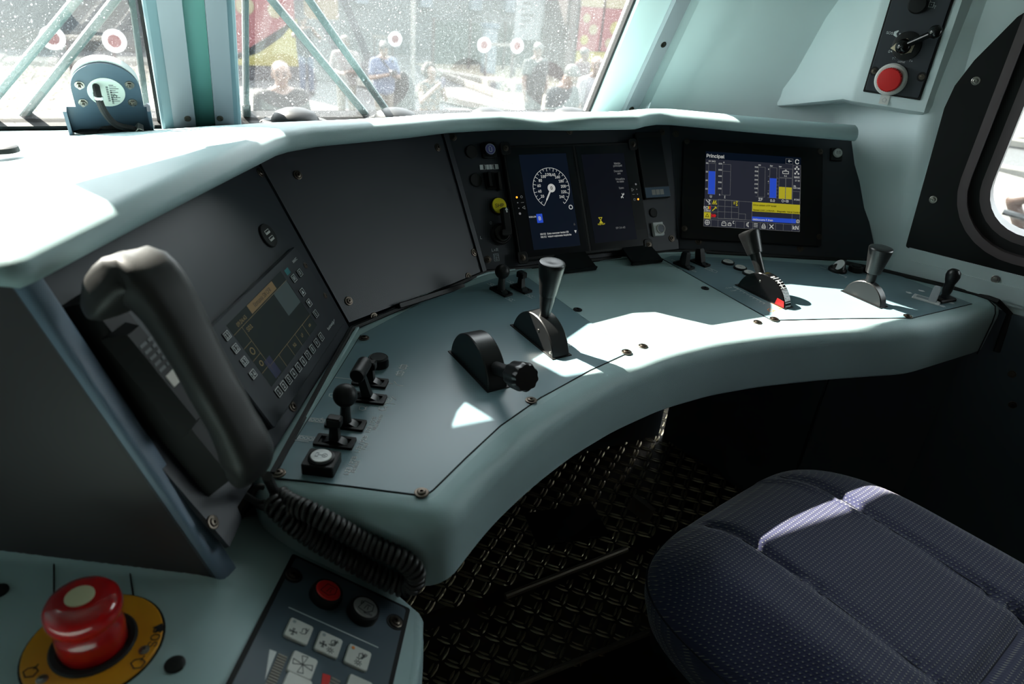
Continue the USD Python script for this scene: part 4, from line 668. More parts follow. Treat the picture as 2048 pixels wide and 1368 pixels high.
t.part("red_patch", prism([(L * .80, -.0003, .0005), (L * .985, -.0003, .0005), (L * .955, -.0003, .012), (L * .82, -.0003, .013)], (0, .0004, 0)), REDM, label="red emergency patch"); t.part("rivet", rot(disc(.002, .0006, .0002), math.pi / 2, (1, 0, 0)).apply_translation([L * .42, 0, .028]), STEEL)
t, f, L, r, cz = lever_base("control_lever", "short black joystick lever with a flared grip, next to the wall end of the desk", D4(300, 562), D4(640, 712), .018, .036, SEMI)
stick(t, f, .018, (1763.6, 494), (L / 2, .018), (("shaft", [(.0085, 0), (.0085, .45), (0, .45)], SEMI, 28), ("grip", [(.0, .42), (.0130, .42), (.0136, .44), (.0208, .93), (.0212, .96), (.020, .985), (.016, 1.0), (.006, .998), (0, .998)], SEMI, 36)), SEMI)
t, f, L, r, cz = lever_base("brake_lever", "black brake lever with a fluted round knob, on the left control plate", D1(1218, 95), D1(1502, 390), .030, .053)
PF = Frame(f.o, f.x, (0, 0, 1)); h = -.017 if PF.n @ f.y < 0 else .017; q = PF.p(1054, 756, h); b = np.array([L * .78, .022]); v = q - b; Lh = np.linalg.norm(v); v /= Lh
a_ = np.linspace(0, 2 * np.pi, 80, endpoint=False); flu = lambda R: [(R * (1 + .045 * math.cos(10 * k)) * math.cos(k), R * (1 + .045 * math.cos(10 * k)) * math.sin(k)) for k in a_]
knob = loft([[(x * s, y * s, z) for x, y in flu(.0185)] for s, z in ((.55, -.036), (.86, -.033), (.94, -.028), (1, -.008), (.98, -.004), (.88, 0))]); st_ = lathe([(0, -Lh), (.0095, -Lh), (.0085, -.030), (0, -.030)], 24)
M = np.eye(4); ax = np.array([v[0] * .96, -.0, v[1]]); ax /= np.linalg.norm(ax); s = np.cross([0, 1, 0], ax); M[:3, 0], M[:3, 1], M[:3, 2], M[:3, 3] = s, [0, 1, 0], ax, [q[0], .017, q[1]]
for nm, g in (("shaft", st_), ("knob", knob)): g.apply_transform(M); t.part(nm, g, SEMI)
# ---- rocker switches
def rocker(label, at, dr, kind, topx, wl=.046, ww=.021, name="toggle_switch"):
    f = dirf(dr[0], dr[1], ZD, at); t = T(name, label, "switch", f)
    t.part("frame", ext(rrect(wl, ww, .002).difference(rrect(wl * .78, ww * .62, .001)), .0035), BLACK); t.part("well", ext(rrect(wl * .8, ww * .66, .001), .0008), RUB)
    a = np.linspace(-1, 1, 13); seg = [(wl * .34 * k, .0065 * (1 - k * k) + .0006) for k in a]; t.part("saddle", hull([(x, y, z) for x, z in seg for y in (-ww * .28, ww * .28)] + [(x, y, 0) for x, z in seg[::12] for y in (-ww * .28, ww * .28)]), SEMI)
    PF = Frame(f.o, f.x, (0, 0, 1)); q = PF.p(*topx, 0); b = np.array([0, .004]); v = q - b; Lh = np.linalg.norm(v); ang = math.atan2(v[0], v[1])
    stem = lambda w0, w1, l: hull([(x, y, z) for z, w in ((0, w0), (l, w1)) for x in (-w / 2, w / 2) for y in (-w / 2 * .8, w / 2 * .8)])
    R_ = lambda g: mv(rot(g, ang, (0, 1, 0)), b[0], 0, b[1])
    if kind == "ball": t.part("stem", R_(lathe([(0, 0), (.0072, 0), (.006, Lh * .5), (.0055, Lh), (0, Lh)], 20)), SEMI); t.part("ball", R_(mv(trimesh.creation.icosphere(3, wl * .305), 0, 0, Lh)), BLACK)
    elif kind == "tee": t.part("stem", R_(stem(.012, .0085, Lh)), SEMI); t.part("grip", R_(mv(rbox(.017, .013, .010, .003, .002), 0, 0, Lh - .006)), BLACK)
    elif kind == "bar": t.part("stem", R_(stem(.012, .009, Lh)), SEMI); t.part("grip", R_(mv(rot(lathe([(0, -.018), (.0085, -.018), (.0095, -.016), (.0095, .016), (.0085, .018), (0, .018)], 24), math.pi / 2, (1, 0, 0)), 0, .004, Lh)), BLACK)
    elif kind == "fin": t.part("handle", R_(hull([(x, y, z) for z, w, s in ((0, .016, .007), (Lh * .9, .011, .006), (Lh, .013, .0065), (Lh + .004, .010, .005)) for x in (-w / 2, w / 2) for y in (-s, s)])), BLACK)
    return t
dL = (D1(195, 760), D1(497, 797)); dS = (D2(260, 520), D2(390, 590)); dR = (D3(280, 440), D3(420, 500))
rocker("black tee handled toggle switch, second from the near end of the left row", D1(341, 780), dL, "tee", D1(337, 605))
rocker("black ball topped toggle switch in the middle of the left row", D1(423, 645), dL, "ball", D1(418, 420), .047)
rocker("toggle switch with a horizontal black bar grip in the left row", D1(590, 450), dL, "bar", D1(530, 235))
rocker("black tee handled toggle switch beside the round black push button", D1(608, 328), dL, "tee", D1(605, 180))
rocker("small ball topped toggle switch at the foot of the twin display panel", D2(325, 548), dS, "ball", D2(340, 332), .042, .020)
rocker("small square gripped toggle switch beside the small ball topped switch", D2(535, 520), dS, "tee", D2(545, 355), .040, .020)
rocker("left of two finned toggle switches at the corner of the right control plate", D3(345, 472), dR, "fin", D3(370, 345), .042, .020)
rocker("right of two finned toggle switches at the corner of the right control plate", D3(510, 447), dR, "fin", D3(510, 312), .040, .020)
# ---- push buttons on the desk
t = T("push_button", "round black push button at the far end of the left switch row", "button", flat(*onz(*D1(670, 190), ZD)[:2], ZD)); t.part("ring", lathe([(0, 0), (.0145, 0), (.0145, .006), (.0138, .008), (.0138, .012), (.0125, .013), (.0115, .0125), (0, .0125)], 32), BLACK); t.part("cap", disc(.0112, .0135, .0008), SEMI)
bf = dirf(D1(140, 985), D1(345, 1010), ZD, D1(242, 965)); t = T("push_button", "round white push button at the near end of the left switch row", "button", bf)
t.part("base", mv(rbox(.0355, .0315, .013, .0025, .0012), 0, 0, 0), BLACK); t.part("ring", lathe([(.0115, .012), (.0145, .012), (.0142, .015), (.012, .0158), (.0115, .0155)], 32), BLACK); b = t.part("cap", lathe([(0, .012), (.0116, .012), (.0116, .0155), (.011, .0165), (0, .0168)], 32), WHITE); t.part("mark", strokes([[(-.004, 0), (.005, 0)], [(-.006, -.003), (-.003, -.003), (-.003, .003), (-.006, .003), (-.006, -.003)], circ(.004, 0, .003, 10)], .0005, .0002, z=.0168), FAINT, b, smooth=False)
for k, (q, lab) in enumerate(((D3(797, 442), "round pale push button, farthest of three behind the scaled lever"), (D3(922, 498), "round pale push button with a cross mark behind the scaled lever"), (D3(1012, 552), "round pale push button half hidden by the quadrant of the scaled lever"))):
    t = T("push_button", lab, "button", flat(*onz(*q, ZD)[:2], ZD)); t.part("ring", lathe([(0, 0), (.0135, 0), (.0132, .003), (.0115, .0042), (.0105, .0035), (0, .0035)], 30), BLACK); t.part("cap", disc(.0105, .0048, .0008), KEYW); t.part("mark", strokes([[(-.003, 0), (.003, 0)], [(0, -.003), (0, .003)]] if k == 1 else [circ(0, 0, .0025, 8)], .0007, .0002, z=.0048), FAINT, smooth=False)
f = flat(*onz(*D4(248, 372), ZD)[:2], ZD); t = T("rotary_knob", "black rotary knob with a tilted white oval face near the wall end of the desk", "knob", f); t.part("base", lathe([(0, 0), (.0185, 0), (.0185, .004), (.016, .0075), (0, .0075)], 32), BLACK)
t.part("wedge", hull([(.0145 * math.cos(k), .0145 * math.sin(k), .006) for k in a_[::4]] + [(.008 + .006 * math.cos(k), .006 * math.sin(k), .022) for k in a_[::8]]), SEMI); t.part("face", tofr(disc(.0125, .0015, .0005), Frame((-.0045, -.003, .0145), (.62, 0, .75), (.25, .95, 0))), WHITE)
for q, lab in ((D4(410, 375), "small round grey push button between the white faced knob and the short lever"), (D4(545, 385), "small black push button hidden behind the shaft of the short lever")):
    t = T("push_button", lab, "button", flat(*onz(*q, ZD)[:2], ZD)); t.part("ring", lathe([(0, 0), (.0145, 0), (.0145, .008), (.013, .011), (0, .011)], 30), BLACK); t.part("cap", disc(.0105, .0135, .001), KEYW if lab[13] == "g" else BLACK)
f = dirf(D4(940, 600), D4(1170, 668), ZD, D4(1060, 640)); t = T("toggle_switch", "white finned toggle switch at the far right end of the desk", "switch", f); t.part("frame", rbox(.048, .022, .003, .002, .001), WHITE); t.part("well", ext(rrect(.036, .012, .001), .0004, .0029), FAINT)
t.part("handle", mv(hull([(x, y, z) for z, w, s in ((0, .013, .008), (.026, .012, .0065), (.030, .008, .004)) for x in (-w / 2, w / 2) for y in (-s, s)]), .010, 0, .002), mat("grey_white", srgb(188, 192, 196), .4))
f = flat(*onz(*D4(1215, 640), ZD)[:2], ZD); t = T("joystick", "small black joystick with a rounded rubber grip at the far right end of the desk", "joystick", f); t.part("base", rbox(.046, .024, .006, .003, .002), BLACK); PFx = Frame(f.o, CR * [1, 1, 0], (0, 0, 1)); q = PFx.p(*D4(1243, 352)); 
g = lathe([(0, .004), (.008, .004), (.0065, .014), (.0085, .022), (.0095, .034), (.0085, .040), (.011, .048), (.0128, .058), (.0115, .067), (.007, .0725), (0, .0735)], 28); g.apply_scale([1, 1, q[1] / .0735]); t.part("grip", g, SEMI)
# ---- printed signs on the control plates
SGN = []
t = T("desk_print", "fine white printed signs and lettering on the grey control plates", "lettering", flat(0, 0, ZD), kind="stuff")
def dtext(s, h, a, b, off=0.0):
    f = dirf(a, b, ZD); SGN.append(tofr(text(s, h, 0, off, 0, center=False), Frame(f.o - [0, 0, ZD], f.x, f.y)))
def dsign(lines, at, s, dr=dL, w=.0008): f = dirf(dr[0], dr[1], ZD, at); SGN.append(tofr(strokes([[(x * s, y * s) for x, y in l] for l in lines], w), Frame(f.o - [0, 0, ZD], f.x, f.y)))
for (a, b, w2) in (((425, 1020), (478, 915), "Befehl"), ((508, 852), (560, 757), "Frei"), ((588, 700), (632, 612), "Wachsam")):
    dtext("LZB / PZB", .0052, D1(*a), D1(*b)); dtext(w2, .0052, D1(a[0] + 46, a[1] - (16 if w2 != "Frei" else 24)), D1(b[0] + 46, b[1] - 16))
sig = [[(-1, -.4), (1, -.4), (1, .4), (-1, .4), (-1, -.4)], circ(-.6, 0, .25, 8), circ(0, 0, .25, 8), circ(.6, 0, .25, 8)]
dsign(sig + [[(.6, .7), (.3, .45)]], D1(205, 610), .009); dsign(sig + [[(-1.2, -.7), (.6, -.7)]], D1(122, 745), .009)
br = [[(-.8, .5), (-.3, .8), (.5, .6), (.8, -.2), (.2, -.8), (-.6, -.5), (-.8, .5)], [(.3, .3), (.9, .9)]]
dsign(br, D1(320, 420), .0055); dsign(br, D1(550, 520), .0055); dsign(br, D1(700, 520), .006); dsign([circ(0, 0, .8, 10), circ(0, 0, .3, 8), [(-1.4, -1), (1.6, -1)], [(.6, 1), (1.4, .2)]], D1(735, 452), .008); dsign([[(-.4, 0), (.4, 0)], [(0, -.4), (0, .4)]], D1(715, 487), .006)
dsign([[(-1, 0), (1, 0)]], D1(410, 292), .012); dsign([[(-1, 0), (-.3, 0)], [(-.3, .6), (.3, -.2), (1, -.2)]], D1(800, 335), .011)
car = [[(-.5, -.8), (.5, -.8), (.5, .8), (-.5, .8), (-.5, -.8)], [(-.5, 0), (.5, 0)], [(-.8, -.4), (.8, -.4)], [(-.8, .4), (.8, .4)]]
dsign(car, D1(835, 255), .0075); dsign(car, D1(860, 205), .0075); dsign([[(-.5, -.6), (.5, .6)]], D1(848, 232), .004)
whl = [circ(0, 0, .5, 8), [(-1.3, -.75), (1.3, -.75)], [(-1.2, .2), (-.7, .2)], [(.7, .4), (1.1, .4)]]
for q in ((235, 468), (440, 445), (430, 625), (640, 590)): dsign(whl, D2(*q), .0068, dS)
for q in ((240, 415), (195, 455), (250, 490), (310, 510), (455, 525)): dsign([[(-.8, -.4), (.4, -.4), (.8, 0), (.4, .4), (-.8, .4), (-.8, -.4)]], D3(*q), .0055, dR)
dsign([[(-1.6, -.5), (1.6, -.5), (1.2, .7), (-1.2, .7), (-1.6, -.5)], [(-.5, -.2), (-.2, .4), (.4, -.2)]], D3(630, 515), .0085, dR)
dtext("-5 bar", .0042, D3(768, 700), D3(835, 690)); dtext("5 bar", .0042, D3(830, 728), D3(890, 716)); dsign([[(-1, 0), (1, 0)]], D3(880, 695), .006, dR, .003)
la, lb = onz(*D3(905, 715), 0)[:2], onz(*D3(1175, 860), 0)[:2]; SGN.append(strokes([[tuple(la), tuple(lb)]] + [[tuple(lerp(la, lb, k)), tuple(lerp(la, lb, k) + [-.006, -.001])] for k in np.linspace(0, 1, 9)], .0009))
dsign([[(-1, .5), (1, .5), (1, -.5)]], D3(1965, 575), .0085, dR); dsign([[(-1, 0), (1, 0)]], D4(120, 345), .006, dR); dsign([[(-1, .5), (1, .5), (1, -.5)]], D4(290, 418), .0085, dR)
for q in ((1040, 1095), (1160, 1165)): dsign([[(-.8, -.4), (.8, -.4), (.8, .4), (-.8, .4), (-.8, -.4)]], D2(*q), .0055, dR, .0018)
for q in ((340, 605), (540, 695), (900, 572), (1015, 555), (1250, 570), (1205, 695), (1285, 665)): dsign([[(-.9, .2), (.9, .2)], [(-.6, -.3), (.6, -.3)], [(-.3, .6), (.5, .6)]], D4(*q), .0065, dR, .0028)
t.part("white_signs", SGN, PRINT, smooth=False, kind="stuff")
SGN = []; dsign([[(-1, .4), (1, .4)], [(-1, .8), (1, .8)], [(1, .8), (1, -.2)]], D3(1275, 880), .012, (D3(1000, 740), D3(1300, 900)), .0018); dsign(br, D3(1235, 925), .007, dR, .0012); t.part("orange_signs", SGN, ORANGE_P, smooth=False, kind="stuff")

# ================================================================ SIDE CONSOLE (lower left)
ZC = -.045
KK = lambda x, y: (440 + x / 3.196, 940 + y / 3.196)
def _nl(a, b): n = np.cross(ray(*KK(*a)), ray(*KK(*b))); return n / np.linalg.norm(n)
kv = np.cross(_nl((470, 560), (60, 1368)), _nl((1195, 900), (1085, 1368))); kv /= np.linalg.norm(kv); kv *= -np.sign(kv[1])      # down the keypad
kh = np.cross(_nl((470, 560), (1195, 900)), kv); kh /= np.linalg.norm(kh); kh *= np.sign(kh[0]); KF0 = Frame(onz(*KK(470, 560), -.074), kh, -kv)
def kp(px, py): q = KF0.p(px, py); return tuple(KF0.w(*q)[:2])
def plane_z(x, y): return KF0.o[2] - ((np.asarray(x) - KF0.o[0]) * KF0.n[0] + (np.asarray(y) - KF0.o[1]) * KF0.n[1]) / KF0.n[2]
def fz(x, y):
    dist = (np.c_[np.atleast_1d(x), np.atleast_1d(y)] - FG.o[:2]) @ nb[:2]; P_ = np.c_[np.atleast_1d(x), np.atleast_1d(y)] - FG.o[:2]; m_ = smooth01((P_ @ FG.x[:2] / np.linalg.norm(FG.x[:2]) + .01) / .03) * (1 - smooth01((dist - .001) / .027))
    a_z = ZC + (-.014 - ZC) * m_; b_z = plane_z(np.atleast_1d(x), np.atleast_1d(y)); d_ = a_z - b_z; k_ = .012; w_ = np.clip(.5 + .5 * d_ / k_, 0, 1); return a_z * (1 - w_) + b_z * w_ - k_ * w_ * (1 - w_)
def on_console(px, py, up=0.0):
    z = -.05
    for _ in range(12): q = onz(px, py, z); z = .5 * z + .5 * (fz(q[0], q[1])[0] + up)
    return onz(px, py, z)
co = [kp(822, 1450), kp(838, 1368), kp(850, 1290), kp(848, 1241), kp(836, 1206), (.19, .50), (.16, .55), (.09, .62), (.045, .665), (-.02, .62), (-.45, .87), (-.62, .50), (-.5, .1), (.0, .14), (.06, .2)]
co = smooth_outline(np.array(co), 220, 7); CO = Polygon(co)
xs, ys = np.meshgrid(np.linspace(-.63, .21, 150), np.linspace(.1, .88, 140)); ins = shapely.contains_xy(CO.buffer(-.012), xs.ravel(), ys.ravel()); 
bord = np.array(CO.buffer(-.010).exterior.coords)[:-1]; Pc = np.vstack([bord, np.c_[xs.ravel(), ys.ravel()][ins]]); from scipy.spatial import Delaunay
tri_ = Delaunay(Pc).simplices; cen = Pc[tri_].mean(1); tri_ = tri_[shapely.contains_xy(CO.buffer(-.0099), cen[:, 0], cen[:, 1])]
nrm = np.cross(np.c_[Pc[tri_[:, 1]] - Pc[tri_[:, 0]], np.zeros(len(tri_))], np.c_[Pc[tri_[:, 2]] - Pc[tri_[:, 0]], np.zeros(len(tri_))])[:, 2]; tri_[nrm < 0] = tri_[nrm < 0][:, ::-1]
topm = tm(np.c_[Pc, fz(Pc[:, 0], Pc[:, 1])], tri_)
rings = []
for o, dz in ((-.010, 0), (-.005, -.0016), (-.0015, -.005), (0, -.010), (.0, -.04), (-.012, -.75)):
    b2 = np.array([Point(p) for p in bord], dtype=object); v = bord + 0; nrm2 = np.roll(bord, -1, 0) - np.roll(bord, 1, 0); nrm2 /= np.linalg.norm(nrm2, axis=1, keepdims=True); nn2 = np.c_[nrm2[:, 1], -nrm2[:, 0]]
    if not Polygon(bord).exterior.is_ccw: nn2 = -nn2
    v = bord + nn2 * (o + .010); zz = fz(bord[:, 0], bord[:, 1]) + dz if dz > -.5 else np.full(len(bord), -.70); rings.append(np.c_[v, zz])
side = loft(rings, caps=False)
t = T("side_console", "pale turquoise side console in the lower left corner carrying the emergency button", "console"); t.part("body", cat([topm, side]), AQUA, smooth=45)
for a, b in (((108, 1112), (108, 1205)), ((258, 1134), (268, 1200))): t.part("seam", tube(np.array([onz(*a, ZC + .0002), onz(*b, ZC + .0002)]), .0009, 5), GAP)
for q in ((350, 1330), (-3, 1183)): t.part("plug", mv(lathe([(0, 0), (.0085, 0), (.0085, .0015), (.006, .003), (.0015, .0028), (0, .002)], 26), *onz(*q, ZC)), BLACK)
gq = [on_console(*q, .002) for q in ((430, 1092), (470, 1045), (510, 1000), (546, 958))]; GS.part("seal", tube(np.array(gq), .0042, 6), RUB)
# emergency stop
elathe = lambda P, n=32: lathe([(r * .86, z * .86) for r, z in P], n)
ef = flat(*onz(189, 1291, ZC)[:2], ZC, rad(8)); t = T("emergency_button", "big red mushroom emergency button on a round yellow plate", "emergency button", ef); RE = .054
t.part("yellow_plate", lathe([(.026, 0), (RE, 0), (RE, .0025), (RE - .001, .0032), (.026, .0032)], 56), YPL); t.part("plate_shadow_gap", lathe([(.026, -.0002), (RE + .002, -.0002), (RE + .002, .0006), (.026, .0006)], 48), GAP)
t.part("black_ring", elathe([(0, .001), (.0400, .001), (.0400, .0045), (.038, .006), (.033, .006), (.031, .004), (0, .004)], 44), RUB)
t.part("mushroom", elathe([(0, .003), (.0305, .003), (.0315, .012), (.0312, .026), (.0298, .030), (.0275, .036), (.0278, .040), (.0305, .043), (.0335, .047), (.0345, .053), (.0335, .060), (.030, .0655), (.022, .069), (.0145, .070), (0, .0702)], 56), RED)
t.part("centre_cap", mv(elathe([(0, 0), (.0130, 0), (.0130, .0010), (.0118, .0018), (0, .0022)], 36), 0, 0, .0600), BEIGE)
Ee = Px(ef, 0, 1080, 4.267, .0033)
for q in ((1230, 940), (358, 1190)): put_screws(t, [Ee(*q)], STEEL, .0032, .6)
p = Ee(1325, 830); pa = Ee(1310, 880); pb = Ee(1345, 790); an = math.atan2(*(pb - pa)[::-1])
t.part("print", [text("SOS", .0075, *p, .0033, an + math.pi)], BPRINT, smooth=False); p2 = Ee(1352, 755); t.part("horn_sign", quad([tuple(p2 + q) for q in ([-.004, -.003], [.004, -.0045], [.004, .0045], [-.004, .003], [-.0015, 0])], .0003, .0033), BPRINT, smooth=False)
for k, q in enumerate(((1180, 1055), (262, 1130))): p = Ee(*q); t.part("brake_sign", strokes([[(-.8, .5), (-.3, .8), (.5, .6), (.8, -.2), (.2, -.8), (-.6, -.5), (-.8, .5)], [(.3, .3), (.9, .9)]], .0009, .0003, *p, .0033, .0065), BPRINT, smooth=False)
# keypad
KF = KF0.at(KF0.p(*KK(1195, 900))[0] / 2, 0, .0004); KP = Px(KF, 440, 940, 3.196, .001); W2 = KF0.p(*KK(1195, 900))[0] / 2
t = T("keypad_panel", "dark control panel with red, silver and white keys for the air conditioning", "control panel", KF)
t.part("gap", ext(sbox(-W2, -.30, W2, .001).buffer(.003), .0006, .0001), GAP); t.part("plate", ext(rrect(2 * W2 - .004, .30, .004), .0012, .0003).apply_translation([0, -.15, 0]), mat("keypad_face", srgb(66, 80, 90), .42))
put_screws(t, [KP(463, 675), KP(1120, 975)], DSTEEL, .0015, 1.0)
for q in ((463, 675), (1120, 975)): p = KP(*q); t.part("screw_dish", mv(lathe([(.0078, 0), (.0105, 0), (.0105, .0006), (.0078, .0004)], 24), *p, .0014), GAP)
for q, m_, sy in (((668, 812), REDM, 0), ((905, 920), mat("silver_cap", srgb(190, 192, 194), .3, .5), 1)):
    p = KP(*q); rr = KP.d((668, 812), (668 + 100, 812 + 20)); t.part("ring", mv(lathe([(0, 0), (rr, 0), (rr, .006), (rr * .93, .009), (rr * .78, .0095), (rr * .77, .006), (0, .006)], 36), *p, .0014), BLACK); b = t.part("cap", mv(disc(rr * .77, .0105, .001, n=36), *p, .0014), m_)
    s_ = rr * .45; t.part("symbol", [strokes([[(p[0] + x * s_, p[1] + y * s_) for x, y in l] for l in ([(-1, -.7), (.2, -1), (1, -.3), (1, .8), (-.4, .9), (-1, -.7)], [(-.2, -.5), (.1, .4), (.6, .4)], [(.3, -.5), (.3, .2)])], .0007, .0002, z=.0119)] + ([text("auto", .0035, p[0] + .004, p[1] - .008, .0119), text("P", .0045, p[0] - .005, p[1] + .003, .0119)] if sy else []), BPRINT if sy else GAP, b, smooth=False)
A, B = KP(437, 880), KP(1010, 1138); t.part("divider_line", strokes([[tuple(A), tuple(B)]], .0010, .0003, z=.0015), PRINT, smooth=False)
fan = [[(0, 0), (.2, .9), (-.3, .8), (0, 0)], [(0, 0), (.9, -.2), (.8, .3), (0, 0)], [(0, 0), (-.2, -.9), (.3, -.8), (0, 0)], [(0, 0), (-.9, .2), (-.8, -.3), (0, 0)]]
seatl = [[(-.8, -.8), (-.2, -.9), (.4, -.6)], [(-.4, -.6), (-.5, .2), (.2, .6), (.3, -.5)], [(.6, .8), (.4, -.5)], [(0, .2), (.6, .3)]]
sunl = [circ(0, 0, .35, 8)] + [[(.5 * math.cos(a), .5 * math.sin(a)), (.9 * math.cos(a), .9 * math.sin(a))] for a in np.arange(8) * math.pi / 4]
kw = KP.d((425, 985), (590, 1040))
def pkey(q, syms, lamp=None, txt=None):
    p = KP(*q); b = t.part("key", rbox(kw * .93, kw * .93, .0026, .003, .0008, .0014, *p), KEYW); m = []
    for l, dx, dy, s in syms: m.append(strokes([[(p[0] + dx * kw + x * s * kw, p[1] + dy * kw + y * s * kw) for x, y in k] for k in l], .0007, .0002, z=.004))
    if txt: m.append(text(txt, .0032, p[0] + .2 * kw, p[1] + .12 * kw, .004, rad(55)))
    t.part("key_symbol", m, BPRINT, b, smooth=False, kind="stuff")
    if lamp: t.part("key_lamp", mv(disc(.0018, .0004, .0001), p[0] - .28 * kw, p[1] + .3 * kw, .0039), lamp, b)
pkey((497, 1040), [(seatl, .2, .1, .2), (fan, -.18, -.15, .16)], FAINT); pkey((688, 1125), [(seatl, .15, .15, .2), (fan, -.2, -.12, .15), (sunl, .12, -.25, .16)], FAINT, "man"); pkey((875, 1208), [(seatl, .1, .12, .2), (sunl, .05, -.25, .17)], mat("lamp_orange_dull", srgb(235, 140, 70), .4), "auto"); pkey((520, 1258), [(fan, 0, 0, .42)])
pkey((482, 1400), []); pkey((880, 1408), []); pkey((700, 1490), [])
w_ = [KP(*q) for q in ((315, 1150), (360, 1166), (285, 1348))]; t.part("level_wedge", quad([tuple(q) for q in w_], .0003, .0015), PRINT, smooth=False); w_ = [KP(*q) for q in ((655, 1302), (706, 1318), (690, 1420), (640, 1405))]; t.part("level_wedge", quad([tuple(q) for q in w_], .0003, .0015), REDM, smooth=False)
for (a, b, n) in (((398, 1192), (310, 1400), 13), ((738, 1345), (690, 1460), 7)):
    A, B = KP(*a), KP(*b); d_ = (B - A) / np.linalg.norm(B - A); 
    for k in range(n): c_ = A + (B - A) * k / (n - 1); t.part("level_bar", tofr(rbox(.0088, np.linalg.norm(B - A) / n * .72, .0008, .0004, .0002), Frame((c_[0], c_[1], .0014), (-d_[1], d_[0], 0), (-d_[0], -d_[1], 0))), mat("level_bar", srgb(140, 134, 124), .5) if k == 0 and n == 13 else "/World/Looks/level_bar")

# ================================================================ TELEPHONE
t = T("telephone", "black telephone handset resting on a dark cradle on the left panel", "telephone", FG)
def gp(px, py, h): return np.r_[FG.p(px, py, h), h]
cr0, cr1 = .045, .165
A0, A1, A2 = gp(128, 625, .03), gp(420, 985, .03), gp(330, 640, .045)
cx0, cx1, cy0, cy1 = .030, gp(455, 860, .03)[0], gp(395, 1000, .03)[1] - .022, gp(150, 600, .03)[1]
t.part("cradle", hull([(x, y, z) for (d, z) in ((0, 0), (.006, .030)) for x in (cx0 + d, cx1 - d) for y in (cy0 + d, cy1 - d)]), RUB)
P0_, P1_ = gp(262, 640, .046), gp(400, 860, .046); sx0_, sx1_, sy0_, sy1_ = min(P0_[0], P1_[0]) - .004, max(P0_[0], P1_[0]) + .012, min(P0_[1], P1_[1]), max(P0_[1], P1_[1])
t.part("cradle_step", hull([(x, y, z) for (d, z) in ((0, .028), (.008, .046)) for x in (sx0_ + d, sx1_ - d) for y in (sy0_ + d, sy1_ - d)]), BLACK)
V_0 = gp(322, 700, .047)
for k in range(5):
    for j in range(3): t.part("vent_slot", mv(ext(rrect(.010, .0030, .001), .0008, .0458), V_0[0] + (j - 1) * .0125, V_0[1] + (k - 2) * .0065), mat("slot_grey", srgb(70, 74, 76), .5) if (k, j) == (0, 0) else "/World/Looks/slot_grey")
V_1 = gp(352, 752, .047); t.part("name_tag", mv(rbox(.020, .0125, .0008, .001, .0003, .0458), V_1[0], V_1[1]), mat("tag_white", srgb(190, 186, 176), .5))
ax = [gp(*q) for q in ((200, 612, .052), (236, 572, .076), (272, 548, .092), (316, 582, .099), (370, 668, .099), (424, 768, .095), (470, 852, .088), (494, 908, .080), (490, 946, .062))]
axs = spline(ax, 46); tgt = np.gradient(axs, axis=0); tgt /= np.linalg.norm(tgt, axis=1, keepdims=True); rings = []; ub = np.linspace(0, 1, 46)
wd = np.interp(ub, [0, .08, .2, .32, .5, .75, .9, 1], [.015, .023, .026, .023, .0205, .0205, .023, .017]); th = np.interp(ub, [0, .08, .2, .32, .5, .75, .9, 1], [.010, .018, .021, .0165, .015, .015, .018, .012])
sx_ = np.array([.92, -.25, .3]); a = np.linspace(0, 2 * np.pi, 28, endpoint=False); se = lambda c: np.sign(c) * np.abs(c) ** .62
for i in range(46):
    s = sx_ - tgt[i] * (sx_ @ tgt[i]); s /= np.linalg.norm(s); n2 = np.cross(tgt[i], s); rings.append(axs[i] + wd[i] * se(np.cos(a))[:, None] * s + th[i] * se(np.sin(a))[:, None] * n2)
t.part("handset", loft(rings), mat("handset_black", srgb(34, 34, 33), .5, bump=(700, .15, .0006)), smooth=60)
# coiled cord
t = T("coiled_cord", "black coiled telephone cord lying on the side console beside the desk", "cord")
K3 = lambda x, y, z: onz(440 + x / 3.196, 940 + y / 3.196, z)
DO = Polygon(out).buffer(.0115)
def KC(x, y, z):
    p = K3(x, y, z)
    while DO.contains(Point(p[:2])) and z < -.004: z += .002; p = K3(x, y, z)
    return p
path = [K3(330, 70, .03), K3(345, 130, .0), KC(395, 180, -.006), KC(560, 262, -.025), KC(760, 372, -.034), KC(960, 478, -.052), KC(1130, 555, -.068), KC(1225, 620, -.078), KC(1250, 690, -.084), KC(1200, 745, -.086), KC(1090, 715, -.080), KC(900, 615, -.066), KC(700, 500, -.050), KC(520, 385, -.034), KC(400, 285, -.020), KC(335, 215, -.008)]
sp = spline(path, 3000); sl_ = np.r_[0, np.cumsum(np.linalg.norm(np.diff(sp, axis=0), axis=1))]; tg_ = np.gradient(sp, axis=0); tg_ /= np.linalg.norm(tg_, axis=1, keepdims=True); s0 = .045
ang = np.maximum(sl_ - s0, 0) / .0064 * 2 * np.pi; u_ = np.cross(tg_, [0, 0, 1.0]); u_ /= np.linalg.norm(u_, axis=1, keepdims=True); v_ = np.cross(tg_, u_); ramp_ = smooth01((sl_ - s0) / .01)[:, None]
N = int(sl_[-1] / .0064 * 12); idx = np.interp(np.linspace(0, sl_[-1], N), sl_, np.arange(3000)); G = lambda A: np.c_[[np.interp(idx, np.arange(3000), A[:, k]) for k in range(A.shape[1])]].T
hel = G(sp) + .0088 * G(ramp_) * (np.cos(np.interp(idx, np.arange(3000), ang))[:, None] * G(u_) + np.sin(np.interp(idx, np.arange(3000), ang))[:, None] * G(v_))
t.part("coil", tube(hel, .0030, 7), mat("cord_black", srgb(34, 33, 32), .45), smooth=60)
